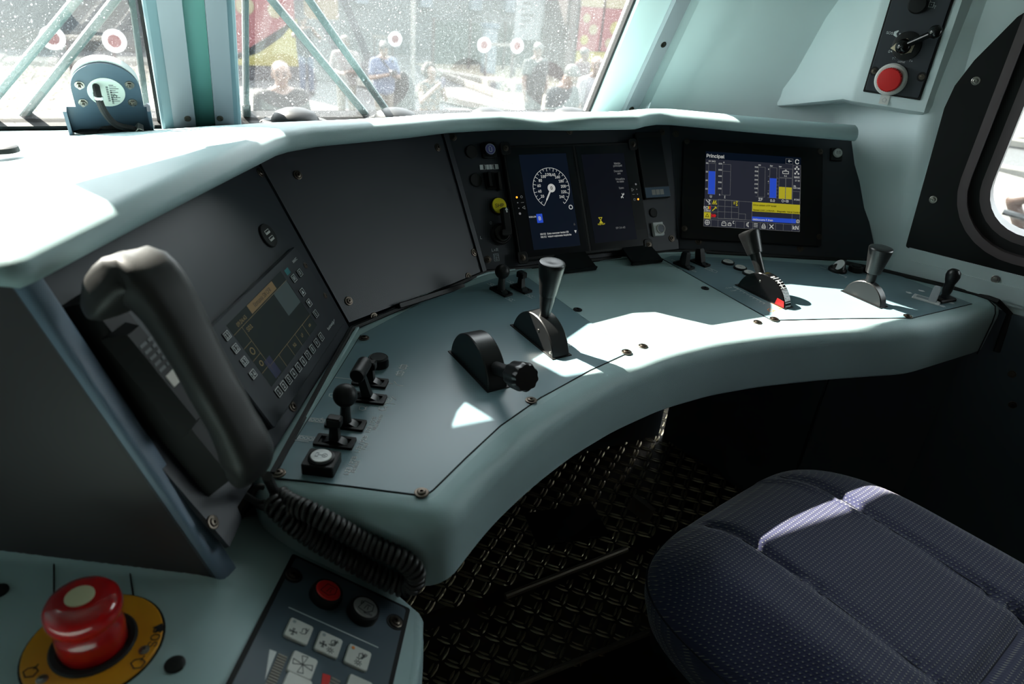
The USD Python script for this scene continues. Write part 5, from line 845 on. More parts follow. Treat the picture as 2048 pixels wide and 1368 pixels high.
t.part("lead", tube(spline([hel[-1], K3(240, 225, -.02), K3(205, 165, -.014), K3(250, 105, -.008), K3(310, 150, -.014), K3(290, 205, -.02), K3(200, 185, -.01), K3(120, 130, .005), K3(70, 60, .02)], 60), .0034, 8), "/World/Looks/cord_black", smooth=60)
t.part("plug_sleeve", tube(np.array([K3(300, 40, .045), K3(345, 135, -.004)]), .0052, 10), "/World/Looks/cord_black")

# ================================================================ SEAT
SE = flat(.822, .372, -.205, rad(14)); t = T("driver_chair", "navy driver's chair cushion with rows of pale dots, one corner in sunlight", "seat", SE)
U_, V_ = .262, .285; nu, nv = 60, 60; rows = []
def sq(u, v):       # square to rounded plan
    k = 4.2; r = (abs(u) ** k + abs(v) ** k) ** (1 / k) if u or v else 1; m = max(abs(u), abs(v)); return (u * m / r if r else 0, v * m / r if r else 0)
def seatz(x, y):
    u, v = x / U_, y / V_; r = (abs(u) ** 4.2 + abs(v) ** 4.2) ** (1 / 4.2); edge = -.045 * max(0, (r - .62) / .38) ** 2.2
    z = .012 * (1 - u * u) * .5 + edge - .010 * smooth01((v - .2) / .8) + .0
    for xs_ in (-.105, .105): z -= .0075 * math.exp(-((x - xs_ - .02 * v) / .009) ** 2) * smooth01((.97 - r) / .1)
    z -= .009 * math.exp(-((y + .12) / .010) ** 2) * smooth01((.13 - abs(x)) / .03); z += .008 * smooth01((abs(x) - .12) / .1) * smooth01((.9 - r) / .2) - .004 * (abs(x) < .1); return z
g = np.linspace(-1, 1, nu); V3 = []
for v in g:
    for u in g: a, b = sq(u, v); V3.append((a * U_, b * V_, seatz(a * U_, b * V_)))
V3 = np.array(V3); f = []
for i in range(nv - 1):
    for j in range(nu - 1): q = i * nu + j; f += [[q, q + 1, q + nu + 1], [q, q + nu + 1, q + nu]]
bd = list(range(nu)) + [i * nu + nu - 1 for i in range(1, nv)] + [(nv - 1) * nu + j for j in range(nu - 2, -1, -1)] + [i * nu for i in range(nv - 2, 0, -1)]; R0 = V3[bd]
sk = [R0]; 
for s, dz in ((1.022, -.010), (1.035, -.024), (1.03, -.05), (1.0, -.085), (.95, -.105)): q = R0.copy(); q[:, :2] *= s; q[:, 2] = R0[:, 2] * (1 - min(1, -dz / .05)) + dz - .045 * min(1, -dz / .05); sk.append(q)
t.part("cushion", cat([tm(V3, f), loft(sk, caps=False)]), CLOTH, smooth=60)
pip = R0.copy(); pip[:, :2] *= 1.033; pip[:, 2] = R0[:, 2] * .5 - .043; t.part("piping", tube(np.vstack([pip, pip[:1]]), .0016, 5), SEAM)
for xs_ in (-.105, .105): yy = np.linspace(-.28, .262, 30); t.part("seam", tube(np.array([(xs_ + .02 * y / V_, y, seatz(xs_ + .02 * y / V_, y) + .0006) for y in yy]), .0009, 5), SEAM)
t.part("seam", tube(np.array([(x, -.12, seatz(x, -.12) + .0006) for x in np.linspace(-.1, .11, 14)]), .0009, 5), SEAM)
t.part("seat_pan", mv(rbox(.47, .50, .03, .06, .004), 0, 0, -.175), RUB); t.part("pedestal", mv(lathe([(0, 0), (.16, 0), (.15, .02), (.06, .05), (.05, .40), (.09, .44), (0, .44)], 28), 0, -.03, -.60), BLACK)
t.part("side_lever", tube([(-.22, -.02, -.17), (-.25, .06, -.185), (-.26, .14, -.19)], .008, 8), BLACK)
# ================================================================ BEHIND THE GLASS: SENSOR, VENTS, WIPERS
SF = WS.at(0, 0, .095); SP = Px(SF, 0, 0, 4.096)
def sp_(L): return [tuple(SP(*q)) for q in L]
sc0 = SP(866, 760); SN = SF.at(*sc0); S0 = Px(SN, 0, 0, 4.096)
t = T("window_sensor", "round white sensor on a blue grey bracket behind the left windshield", "sensor", SN)
rr = (S0(1150, 720)[0] - S0(582, 720)[0]) / 2; cxs = (S0(1150, 720)[0] + S0(582, 720)[0]) / 2; yt = S0(860, 508)[1]; yb = S0(900, 1058)[1]; yw = S0(560, 862)[1]; xl, xr = S0(556, 950)[0], S0(1225, 950)[0]
outl = Point(cxs, yt - rr).buffer(rr).union(sbox(cxs - rr, yw - .01, cxs + rr, yt - rr)).union(sbox(xl, yb, xr, yw))
t.part("bracket", ext(outl, .004, 0), DBLUE, smooth=False)
t.part("bracket_lip", ext(sbox(xl - .003, yb - .01, xl + .002, yw), .022, -.006), DBLUE); t.part("bracket_lip", ext(sbox(xr - .002, yb - .01, xr + .003, yw), .022, -.006), DBLUE)
t.part("drum", mv(lathe([(0, -.014), (rr * .98, -.014), (rr * .98, -.001), (0, -.001)], 44), cxs, yt - rr + .004, 0), WHITE)
c0 = S0(870, 742); rc = (S0(1025, 742)[0] - S0(716, 742)[0]) / 2
b = t.part("rating_plate", mv(disc(rc, .0008, .0002, .004, 40), *c0), mat("plate_pale", srgb(196, 204, 196), .4)); m = []
for k in range(10): m.append(ext(sbox(c0[0] + .2 * rc, c0[1] + .5 * rc - k * .0032, c0[0] + (.45 + .3 * ((k * 7) % 5) / 5) * rc, c0[1] + .5 * rc - k * .0032 + .0008), .0002, .0048))
for k in range(14): m.append(ext(sbox(c0[0] + .02 * rc, c0[1] + .4 * rc - k * .0020, c0[0] + .14 * rc, c0[1] + .4 * rc - k * .0020 + [.0006, .0012][k % 2]), .0002, .0048)); m.append(ext(sbox(c0[0] + .2 * rc, c0[1] + .1 * rc - k * .0018, c0[0] + .3 * rc, c0[1] + .1 * rc - k * .0018 + [.001, .0005][k % 2]), .0002, .0048))
m.append(strokes([circ(c0[0] + .42 * rc, c0[1] - .25 * rc, .0025, 10), [(c0[0] - .7 * rc, c0[1]), (c0[0] - .7 * rc, c0[1] - .55 * rc), (c0[0] - .3 * rc, c0[1] - .75 * rc)], [(c0[0] - .7 * rc, c0[1]), (c0[0] - .4 * rc, c0[1])]], .0007, .0002, z=.0048))
t.part("plate_print", m, BPRINT, b, smooth=False, kind="stuff")
for q in ((650, 682), (1060, 682), (680, 826), (1085, 826)):
    p = S0(*q); t.part("nut", mv(cat([lathe([(0, 0), (.0068, 0), (.0068, .001), (.0048, .0012), (.0048, .004), (.0022, .004)], 6), lathe([(.0022, .003), (.0022, .009), (0, .009)], 10), lathe([(0, 0), (.0068, 0), (.0068, .0009), (0, .0009)], 18)]), p[0], p[1], .004), STEEL)
cb = [np.r_[S0(x, y), z] for x, y, z in ((785, 690, .006), (795, 705, .020), (815, 755, .028), (870, 850, .030), (960, 930, .030), (1090, 965, .030), (1170, 1030, .034), (1300, 1110, .036))]
b = t.part("cable", tube(spline(cb, 50), .0052, 10), RUB); t.part("cable_collar", tube(np.array([cb[1] + [.001, -.002, .003], cb[2] * .55 + cb[1] * .45]), .0062, 10), WHITE, b); t.part("cable_clip", mv(rot(rbox(.010, .016, .014, .002, .001), -.6, (0, 0, 1)), *(np.r_[S0(1125, 970), .022])), STEEL, b)
# round vents on the shelf
def shelf_z(y): return .200 + (1.45 - y) * .075
for k, (x, y, lab) in enumerate(((-.088, 1.335, "low round black shelf vent under the round sensor"), (.213, 1.355, "low round black shelf vent just right of the centre pillar"), (.405, 1.352, "low round black shelf vent second from the centre pillar, behind the lip"), (.605, 1.352, "low round black shelf vent third from the centre pillar, behind the lip"), (.800, 1.352, "low round black shelf vent nearest the right window edge, behind the lip"))):
    t = T("shelf_vent", lab, "vent", flat(x, y + .028, shelf_z(y) + .006)); t.part("rim", lathe([(.042, 0), (.064, 0), (.064, .003), (.058, .006), (.044, .006), (.042, .004)], 40), RUB)
    t.part("dome", lathe([(0, .001), (.043, .001), (.043, .010), (.036, .021), (.022, .027), (0, .029)], 36), BLACK)
    for a in range(10): t.part("louvre", rot(tube([(.044, 0, .006), (.062, 0, .005)], .0011, 5), a * math.pi / 5, (0, 0, 1)), GAP)
t = T("round_cap", "flat round black cap on the sunlit left end of the shelf", "cap", flat(*onz(6, 296, .262)[:2], .258)); t.part("cap", lathe([(0, 0), (.017, 0), (.016, .006), (.012, .008), (0, .007)], 28), BLACK)
# wipers on the outer face of the glass
WO = WS.at(0, 0, -.040); WIP = mat("wiper_grey_green", srgb(66, 84, 84), .5); WIPD = mat("wiper_rubber", srgb(58, 66, 66), .6)
def bar3(a, b, w, h, m, t, nm, z=0.0):
    a, b = np.array(a), np.array(b); d_ = b - a; L = np.linalg.norm(d_); return t.part(nm, mv(rot(rbox(L, w, h, w * .2, w * .1), math.atan2(d_[1], d_[0]), (0, 0, 1)), *((a + b) / 2), z), m)
P = lambda x, y: WO.p(x, y)
def ex(a, b, k): return a + (b - a) * k
t = T("wiper", "grey green wiper with two parallel slanting arms on the right windshield", "wiper", WO)
for a, b in (((748, 246), (546, 0)), ((790, 243), (620, 0))): bar3(P(*a), ex(P(*a), P(*b), 1.35), .0125, .012, WIP, t, "arm"); bar3(ex(P(*a), P(*b), -.4), ex(P(*a), P(*b), .42), .0085, .009, WIPD, t, "arm_spring", .004)
a, b = P(491, 232), P(489, 0); bar3(a, ex(a, b, 1.1), .010, .016, WIP, t, "blade"); bar3(a + [0, -.004], ex(a, b, .16), .015, .020, WIPD, t, "blade_end", -.002)
t = T("wiper", "grey green wiper with two parallel slanting arms on the left windshield", "wiper", WO)
for a, b in (((18, 262), (226, 0)), ((-70, 262), (148, 0))): bar3(P(*a), ex(P(*a), P(*b), 1.3), .0125, .012, WIP, t, "arm"); bar3(ex(P(*a), P(*b), -.3), ex(P(*a), P(*b), .35), .010, .009, WIPD, t, "arm_spring", .004)
a, b = P(292, 205), P(264, 0); bar3(a, ex(a, b, 1.5), .010, .016, WIP, t, "blade")
# ================================================================ OUTSIDE
_srgb = srgb
def srgb(r, g, b): return tuple(c * 0.105 for c in _srgb(r, g, b))      # outdoor colours darkened to hold down the sunlit glare outside
GZ = -2.55
def gpt(x, y): return onz(x, y, GZ)
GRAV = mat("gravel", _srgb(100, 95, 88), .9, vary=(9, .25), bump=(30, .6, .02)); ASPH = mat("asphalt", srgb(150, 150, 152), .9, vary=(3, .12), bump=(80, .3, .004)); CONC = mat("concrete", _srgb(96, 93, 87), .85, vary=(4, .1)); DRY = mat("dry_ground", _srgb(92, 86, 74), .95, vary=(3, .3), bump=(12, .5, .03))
t = struct("ground", None, None, label="asphalt yard, gravel track bed and dry verge outside", cat="ground")
t.part("asphalt", prism([(-60, -40, GZ - .02), (80, -40, GZ - .02), (80, 60, GZ - .02), (-60, 60, GZ - .02)], (0, 0, -.2)), ASPH)
t.part("gravel_bed", prism([(-40, 2, GZ - .01), (1.6, 2, GZ - .01), (1.70, 14.4, GZ - .01), (1.78, 18.5, GZ - .01), (1.0, 22.6, GZ - .01), (-40, 22.6, GZ - .01)], (0, 0, .01)), GRAV)
t.part("dry_verge", prism([(7.75, 24, GZ - .01), (7.62, 21.5, GZ - .01), (8.1, 16.9, GZ - .01), (9.2, 12, GZ - .01), (40, 12, GZ - .01), (40, 24, GZ - .01)], (0, 0, .02)), DRY)
for k in range(7):
    a, b = np.array([7.55, 22.2]), np.array([8.35, 14.8]); p, q = ex(a, b, k / 7), ex(a, b, (k + .97) / 7); d_ = (q - p) / np.linalg.norm(q - p); n_ = np.array([d_[1], -d_[0]]) * .09
    t.part("kerbstone", prism([np.r_[p - n_, GZ], np.r_[q - n_, GZ], np.r_[q + n_, GZ], np.r_[p + n_, GZ]], (0, 0, .14)), CONC)
for k in range(9): t.part("edging_slab", mv(rbox(1.15, .75, .16, .03, .02), -8.9 + k * 1.2, 22.1 + .25 * math.sin(k * 2.1), GZ), CONC)
t.part("platform", prism([(-3, 3.2, -2.16), (14, 3.2, -2.16), (14, 9.9, -2.16), (-3, 9.9, -2.16)], (0, 0, -.3)), CONC)
for k, (x0, y0) in enumerate(((10, 4), (12.6, 6.4), (16, 9.2))): t.part("edging_slab", tofr(rbox(30, .35, .16, .03, .02), Frame((x0 + 3, y0 + 3, GZ + .02), (-.55, .83, 0), (-.83, -.55, 0))), CONC)
rng = np.random.default_rng(3); stone = trimesh.creation.icosphere(0, 1.0); n = 9000
inst = UsdGeom.PointInstancer.Define(stage, "/World/track_gravel"); ip = inst.GetPrim(); ip.SetCustomDataByKey("label", "pale grey crushed stone gravel of the track bed outside the left windshield"); ip.SetCustomDataByKey("category", "gravel"); ip.SetCustomDataByKey("kind", "stuff")
sm = usdkit.mesh(stage, "/World/track_gravel/stone", stone, mat("gravel_stone", _srgb(124, 117, 107), .9), smooth=False); inst.CreatePrototypesRel().SetTargets([sm.GetPath()])
px_, py_ = rng.uniform(-6.5, 1.55, n), rng.uniform(13.5, 22.0, n); s_ = rng.uniform(.022, .055, n)
inst.CreatePositionsAttr([Gf.Vec3f(float(a), float(b), float(GZ + Z0 + c * .35)) for a, b, c in zip(px_, py_, s_)]); inst.CreateScalesAttr([Gf.Vec3f(float(a), float(a * b), float(a * .75)) for a, b in zip(s_, rng.uniform(.7, 1.3, n))]); inst.CreateProtoIndicesAttr([0] * n)
qz = rng.uniform(0, 6.28, n); inst.CreateOrientationsAttr([Gf.Quath(float(math.cos(a / 2)), .0, .0, float(math.sin(a / 2))) for a in qz])
def bx(x0, x1, y0, y1, z0, z1): return mv(trimesh.creation.box((x1 - x0, y1 - y0, z1 - z0)), (x0 + x1) / 2, (y0 + y1) / 2, (z0 + z1) / 2)
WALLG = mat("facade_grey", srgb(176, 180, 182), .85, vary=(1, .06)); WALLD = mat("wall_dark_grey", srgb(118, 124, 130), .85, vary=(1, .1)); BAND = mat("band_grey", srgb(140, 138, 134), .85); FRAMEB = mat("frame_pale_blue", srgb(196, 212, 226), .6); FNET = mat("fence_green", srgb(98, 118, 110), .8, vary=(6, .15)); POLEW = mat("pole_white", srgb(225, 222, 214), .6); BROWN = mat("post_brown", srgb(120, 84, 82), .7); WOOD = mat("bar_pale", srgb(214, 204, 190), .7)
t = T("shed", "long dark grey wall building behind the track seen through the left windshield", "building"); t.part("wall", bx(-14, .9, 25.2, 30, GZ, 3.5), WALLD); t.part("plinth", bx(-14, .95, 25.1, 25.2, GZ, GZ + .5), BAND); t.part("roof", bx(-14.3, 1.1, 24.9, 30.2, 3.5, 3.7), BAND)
t = T("station_building", "pale grey station building with a stone band and pale blue door frames", "building"); t.part("wall", bx(1.5, 30, 26.5, 34, GZ, 4), WALLG); t.part("stone_band", bx(1.4, 30, 26.3, 26.55, .12, .42), BAND); t.part("roof", bx(1.2, 30.3, 26.0, 34, 4, 4.3), BAND)
for x in (6.3, 8.6, 10.5, 11.9, 14.6): t.part("door_frame", bx(x, x + .42, 26.2, 26.5, -.95, 4), FRAMEB)
for x in (9.1, 11.0): t.part("window", bx(x, x + .7, 26.35, 26.5, .7, 2.2), mat("far_pane", srgb(140, 160, 172), .3) if x < 10 else "/World/Looks/far_pane")
t = T("fence", "dark green netting fence on posts beyond the dry verge", "fence")
for k in range(6): x = 8.0 + k * 1.25; t.part("post", bx(x - .04, x + .04, 23.06, 23.14, GZ, -1.05), BROWN); t.part("net_panel", bx(x + .04, x + 1.21, 23.085, 23.115, GZ + .12, -1.15), FNET)
# barriers with round signs
def barrier(label, pxs, y, foot, nd=2):
    pts = []
    for q in pxs: d_ = ray(*q); pts.append(CC + d_ * (y / d_[1]))
    o = (pts[0] + pts[1]) / 2; t = T("barrier", label, "barrier", flat(o[0], o[1], GZ)); L = pts[1][0] - pts[0][0]; z = o[2] - GZ
    t.part("bar", bx(-L / 2, L / 2, .02, .08, z - .02, z + .06), WOOD)
    for p in pts[:nd]:
        b = t.part("disc", rot(disc(.21, .02, .004), math.pi / 2, (1, 0, 0)).apply_translation([p[0] - o[0], .0, p[2] - GZ]), WHITE); t.part("red_centre", rot(disc(.13, .022, .002), math.pi / 2, (1, 0, 0)).apply_translation([p[0] - o[0], -.001, p[2] - GZ]), mat("sign_red", srgb(205, 70, 75), .5) if "sign_red" not in MADE else "/World/Looks/sign_red", b); MADE.add("sign_red")
    for k in foot: t.part("leg", bx(k * L - .03, k * L + .03, .03, .07, 0, z), BROWN)
MADE = set()
barrier("pale barrier bar with two round red and white signs beyond the round sensor", ((105, 76), (229, 82)), 17.0, (-.3, .45)); barrier("pale barrier bar with two round red and white signs in front of the green fence", ((968, 90), (1034, 92)), 21.0, (-.4, .4)); barrier("pale barrier bar with a single round sign behind the man in the light blue shirt", ((790, 78), (745, 74)), 23.0, (-.4, .4), 1)
t = T("pole", "slim white lamp pole standing right of the man in the light blue shirt", "pole", flat(6.0, 18.9, GZ)); t.part("shaft", lathe([(0, 0), (.06, 0), (.05, 5.5), (0, 5.5)], 14), POLEW); t.part("foot", disc(.14, .06, .02), CONC)
t = T("info_board", "tall white information board with small grey text lines", "sign"); a, b = gpt(1078, 150), gpt(1040, 150); x0, x1 = 10.15, 11.05
t.part("board", bx(x0, x1, 21.6, 21.68, -1.45, 1.2), mat("board_white", srgb(222, 228, 232), .6)); t.part("header", bx(x0, x1, 21.57, 21.6, .55, 1.2), FRAMEB)
for k in range(9): t.part("text_line", bx(x0 + .2, x1 - .25 - .15 * (k % 3), 21.585, 21.6, .2 - k * .16, .25 - k * .16), BAND)
for x in (x0 + .1, x1 - .1): t.part("leg", bx(x - .04, x + .04, 21.62, 21.68, GZ, -1.45), BAND)
t = T("litter_bin", "pale blue upright litter bin left of the white information board", "bin"); t.part("body", bx(9.35, 9.75, 22.0, 22.3, GZ, -1.2), FRAMEB); t.part("lid", bx(9.3, 9.8, 21.95, 22.35, -1.2, -1.08), mat("bin_lid", srgb(120, 150, 176), .6))
PRED = mat("poster_red", srgb(214, 52, 66), .5); PCREAM = mat("poster_cream", srgb(236, 214, 160), .5); PYEL = mat("poster_yellow", srgb(238, 218, 60), .5); PPALE = mat("poster_pale", srgb(246, 226, 170), .5); PINK = mat("poster_dark", srgb(70, 60, 66), .5)
def poster(t, x0, x1, y, z0, z1, blobs, m, nm="poster"):
    b = t.part(nm, bx(x0, x1, y - .03, y, z0, z1), m)
    for u, v, r, mm_ in blobs: t.part("printed_shape", rot(disc(r, .012, .003, n=18), math.pi / 2, (1, 0, 0)).apply_translation([x0 + u * (x1 - x0), y - .029, z0 + v * (z1 - z0)]), mm_, b)
    return b
t = T("food_kiosk", "red and yellow food kiosk beyond the man in the dark polo shirt", "kiosk")
t.part("body", bx(1.35, 3.5, 20.2, 22.0, GZ, 1.9), mat("kiosk_dark", srgb(112, 104, 112), .7))
b = poster(t, 1.40, 3.25, 20.18, -1.9, .5, ((.3, .83, .13, PPALE), (.72, .8, .14, PPALE), (.5, .68, .2, PPALE), (.5, .68, .1, mat("poster_violet", srgb(150, 130, 190), .5)), (.36, .45, .22, PPALE), (.75, .42, .18, PPALE), (.12, .25, .12, PINK)), PRED)
t.part("yellow_swoosh", prism([(1.40, 20.14, -2.2), (3.3, 20.14, -2.2), (3.3, 20.14, -1.05), (2.9, 20.14, -1.5), (2.3, 20.14, -1.9), (1.40, 20.14, -2.05)], (0, -.02, 0)), PYEL); t.part("peach_side", bx(3.5, 4.4, 20.3, 21.9, GZ, 1.5), mat("kiosk_peach", srgb(222, 190, 150), .7))
t.part("counter", bx(3.52, 4.4, 20.2, 20.3, GZ, -1.05), WALLG)
t = T("drinks_kiosk", "kiosk with cream and red food posters at the right edge of the windshield", "kiosk")
t.part("body", bx(11.60, 14.70, 20.6, 22.5, GZ, 2.2), mat("kiosk_brown", srgb(128, 96, 98), .7)); t.part("corner_post", bx(11.40, 11.62, 20.4, 20.62, GZ, 2.2), BROWN)
b = poster(t, 11.82, 12.62, 20.58, -.35, 1.0, (), PCREAM); t.part("scribbled_letters", [tofr(text(s, .13, 0, 0, 0, .15, depth=.01), Frame((12.20, 20.545, z), (1, 0, 0), (0, 0, 1))) for s, z in (("Fresh", .55), ("taste", .33))], PINK, b, smooth=False)
poster(t, 11.82, 12.62, 20.57, -1.6, -.36, ((.3, .75, .13, PPALE), (.65, .5, .15, PCREAM), (.3, .25, .14, PYEL)), PRED); poster(t, 12.70, 13.60, 20.58, -.35, 1.0, ((.3, .8, .12, PRED), (.7, .6, .1, PRED)), PPALE); poster(t, 12.70, 13.60, 20.57, -1.6, -.36, ((.5, .55, .2, PYEL), (.3, .2, .14, PPALE)), PRED); t.part("yellow_foot", bx(11.82, 13.80, 20.5, 20.58, -2.3, -1.62), PYEL)
for k, (x, y) in enumerate(((8.35, 18.9), (9.0, 18.6))): t = T("concrete_block", ["white concrete block on the verge, left of a pair", "white concrete block on the verge, right of a pair"][k], "block", flat(x, y, GZ)); t.part("block", rbox(.55, .4, .32, .02, .02), CONC); t.part("recess", bx(-.18, .12, -.205, -.2, .06, .24), mat("block_shade", srgb(170, 172, 180), .8) if k == 0 else "/World/Looks/block_shade")  # the recess is a flat darker patch, its shade put into the colour

# ---- people
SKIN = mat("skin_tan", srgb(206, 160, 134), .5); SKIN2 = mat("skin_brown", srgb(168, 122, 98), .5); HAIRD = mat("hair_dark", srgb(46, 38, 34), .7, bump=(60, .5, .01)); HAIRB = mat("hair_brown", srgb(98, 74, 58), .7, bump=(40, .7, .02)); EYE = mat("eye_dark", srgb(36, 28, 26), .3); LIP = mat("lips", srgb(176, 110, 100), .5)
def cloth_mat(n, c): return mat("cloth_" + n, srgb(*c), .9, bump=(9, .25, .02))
SPH = {}
def sph(r, p, seg=14): return m3.Manifold.sphere(float(r), seg).translate([float(a) for a in p])
def bone(a, ra, b, rb, seg=14): return m3.Manifold.batch_hull([sph(ra, a, seg), sph(rb, b, seg)])
def chain(P, R, seg=14): return [bone(P[i], R[i], P[i + 1], R[i + 1], seg) for i in range(len(P) - 1)]
def merge(L, ref=0.0, smooth=6):
    m = m3.Manifold.batch_boolean(L, m3.OpType.Add)
    if ref: m = m.refine_to_length(ref)
    k = m.to_mesh(); g = trimesh.Trimesh(np.array(k.vert_properties[:, :3]), np.array(k.tri_verts), process=False)
    if smooth: trimesh.smoothing.filter_taubin(g, iterations=smooth)
    return g
def person(label, x, y, z, face, top, legs, skin, hair, arms, H=1.74, lean=0.0, turn=0.0, nod=0.0, sleeve=.55, curly=False, bald=False, w=1.0):
    """face: direction looked at (radians from -y); arms: (elbow, wrist) for each side in person coordinates (x to the person's left, y back, z up) for a 1.74 m body."""
    k = H / 1.74; f = Frame((x, y, z), (math.cos(face), math.sin(face), 0), (-math.sin(face), math.cos(face), 0)); t = T("person", label, "person", f)
    V = lambda *a: np.array(a) * k; L = lambda h: np.array([0, -lean * max(0, h - .95), 0]) * k
    hip, chest, neck = V(0, 0, .95), V(0, 0, 1.27) + L(1.27), V(0, .01, 1.46) + L(1.46); hd = V(0, -.02, 1.60) + L(1.6)
    Rz = trimesh.transformations.rotation_matrix(turn, (0, 0, 1))[:3, :3] @ trimesh.transformations.rotation_matrix(nod, (1, 0, 0))[:3, :3]; hp = lambda a, b, c: hd + Rz @ (np.array([a, b, c]) * k)
    B = [m3.Manifold.batch_hull([sph(.084 * k, hp(0, .022, .05)), sph(.072 * k, hp(0, -.030, .045)), sph(.056 * k, hp(0, -.040, -.045)), sph(.034 * k, hp(0, -.060, -.082))]), bone(neck, .062 * k, hp(0, .02, -.05), .058 * k), bone(hp(0, -.105, .02), .012 * k, hp(0, -.118, -.018), .017 * k, 8)]
    for s in (-1, 1): B.append(m3.Manifold.batch_hull([sph(.016 * k, hp(s * .080, .01, .02), 8), sph(.012 * k, hp(s * .077, .01, -.022), 8)]))
    sh = {s: V(s * .185 * w, .01, 1.405) + L(1.4) for s in (-1, 1)}
    torso = [m3.Manifold.batch_hull([sph(.105 * k * w, V(s * .075, 0, .96)) for s in (-1, 1)] + [sph(.10 * k * w, chest + V(s * .095, -.01, -.06)) for s in (-1, 1)]), m3.Manifold.batch_hull([sph(.105 * k * w, chest + V(s * .09, 0, 0)) for s in (-1, 1)] + [sph(.062 * k, sh[s]) for s in (-1, 1)] + [sph(.06 * k, neck)])]
    B += torso; J = {}
    for s, (el, wr) in zip((-1, 1), arms):
        el, wr = V(*el) + L(el[2]), V(*wr) + L(wr[2]); J[s] = (el, wr); B += chain([sh[s], el, wr], [.056 * k, .043 * k, .029 * k])
        d = (wr - el) / np.linalg.norm(wr - el); c = np.cross(d, [0, 0, 1.0]) if abs(d[2]) < .9 else np.array([0, 1.0, 0]); c /= np.linalg.norm(c); pn = np.cross(d, c); palm = wr + d * .075 * k
        B.append(m3.Manifold.batch_hull([sph(.018 * k, wr + d * .02 * k, 8), sph(.017 * k, palm + c * .026 * k, 8), sph(.017 * k, palm - c * .026 * k, 8)]))
        for i, (o, l) in enumerate(((-.030, .062), (-.010, .076), (.011, .070), (.031, .052))): q0 = palm + c * o * k; q1 = q0 + (d * .6 + pn * .25) * l * .6 * k; B += chain([q0, q1, q1 + (d * .35 + pn * .6) * l * .5 * k], [.0095 * k, .0088 * k, .0075 * k], 8)
        q0 = wr + d * .025 * k - c * .022 * k; B += chain([q0, q0 + (d * .6 - c * .7 + pn * .2) * .045 * k, q0 + (d * 1.2 - c * .8 + pn * .5) * .06 * k], [.012 * k, .0105 * k, .009 * k], 8)
    hipj = {s: V(s * .09, 0, .92) for s in (-1, 1)}; kn = {s: V(s * .10, -.015, .49) for s in (-1, 1)}; an = {s: V(s * .105, .02, .09) for s in (-1, 1)}
    for s in (-1, 1): B += chain([hipj[s], kn[s], an[s]], [.085 * k * w, .056 * k, .040 * k])
    t.part("body", merge(B, .03 * k, 5), skin, smooth=60)
    S = [g_.scale([1.0, 1.0, 1.0]) for g_ in ()]
    S = [m3.Manifold.batch_hull([sph(.118 * k * w, V(s * .077, 0, .93)) for s in (-1, 1)] + [sph(.114 * k * w, chest + V(s * .095, -.01, -.06)) for s in (-1, 1)]), m3.Manifold.batch_hull([sph(.118 * k * w, chest + V(s * .09, 0, 0)) for s in (-1, 1)] + [sph(.072 * k, sh[s]) for s in (-1, 1)] + [sph(.064 * k, neck - V(0, 0, .02))])]
    for s in (-1, 1):
        e = J[s][0]; 
        if sleeve <= 1: q = sh[s] + (e - sh[s]) * sleeve; S.append(bone(sh[s], .072 * k, q, .064 * k))
        else: S += chain([sh[s], e, e + (J[s][1] - e) * (sleeve - 1)], [.072 * k, .058 * k, .044 * k])
    t.part("shirt", merge(S, .04 * k, 4), top, smooth=60)
    P = [m3.Manifold.batch_hull([sph(.108 * k * w, V(s * .075, 0, .94)) for s in (-1, 1)] + [sph(.100 * k * w, hipj[s]) for s in (-1, 1)])]
    for s in (-1, 1): P += chain([hipj[s], kn[s], an[s] + V(0, 0, .02)], [.098 * k * w, .072 * k, .062 * k])
    t.part("trousers", merge(P, .05 * k, 3), legs, smooth=60)
    for s in (-1, 1): t.part("shoe", merge([m3.Manifold.batch_hull([sph(.045 * k, an[s] - V(0, -.03, .045)), sph(.036 * k, an[s] + V(s * .01, -.16, -.052)), sph(.042 * k, an[s] - V(0, 0, .02))])], .03, 2), cloth_shoe, smooth=60)
    if curly:
        rg = np.random.default_rng(9); C = [sph(.045 * k, hp(*(np.array([math.cos(a_) * .10 * math.cos(b_), .03 + abs(math.sin(a_)) * .09 * math.cos(b_), .05 + .11 * math.sin(b_)]) + rg.normal(0, .008, 3))), 8) for a_ in np.linspace(-.5, math.pi + .5, 10) for b_ in (-.9, -.4, .1, .6, 1.1)]; t.part("hair", merge(C, 0, 2), hair, smooth=60)
    elif not bald:
        Hh = m3.Manifold.batch_hull([sph(.093 * k, hp(0, .026, .058)), sph(.080 * k, hp(0, -.022, .062))]) - m3.Manifold.batch_hull([sph(.09 * k, hp(0, -.13, -.04)), sph(.095 * k, hp(0, -.10, -.15)), sph(.08 * k, hp(0, -.15, .035))]) - m3.Manifold.cube([.6, .6, .4], True).translate([float(a) for a in hp(0, 0, -.235)]); kk_ = Hh.to_mesh(); t.part("hair", trimesh.Trimesh(kk_.vert_properties[:, :3], kk_.tri_verts, process=False), hair, smooth=60)
    else:
        Hh = (m3.Manifold.batch_hull([sph(.089 * k, hp(0, .024, .048)), sph(.08 * k, hp(0, .0, .03))]) - m3.Manifold.cube([.6, .3, .8], True).translate([float(a) for a in hp(0, -.17, 0)]) - m3.Manifold.cube([.6, .6, .4], True).translate([float(a) for a in hp(0, 0, -.225)])); kk_ = Hh.to_mesh(); t.part("hair", trimesh.Trimesh(kk_.vert_properties[:, :3], kk_.tri_verts, process=False), hair, smooth=60)
    for s in (-1, 1): 
        e = trimesh.creation.icosphere(1, .012 * k); e.apply_scale([1.2, .6, .7]); t.part("eye", mv(e, *hp(s * .036, -.104, .022)), EYE); t.part("eyebrow", tube([hp(s * .018, -.112, .046), hp(s * .036, -.110, .052), hp(s * .055, -.100, .047)], .005 * k, 6), hair)
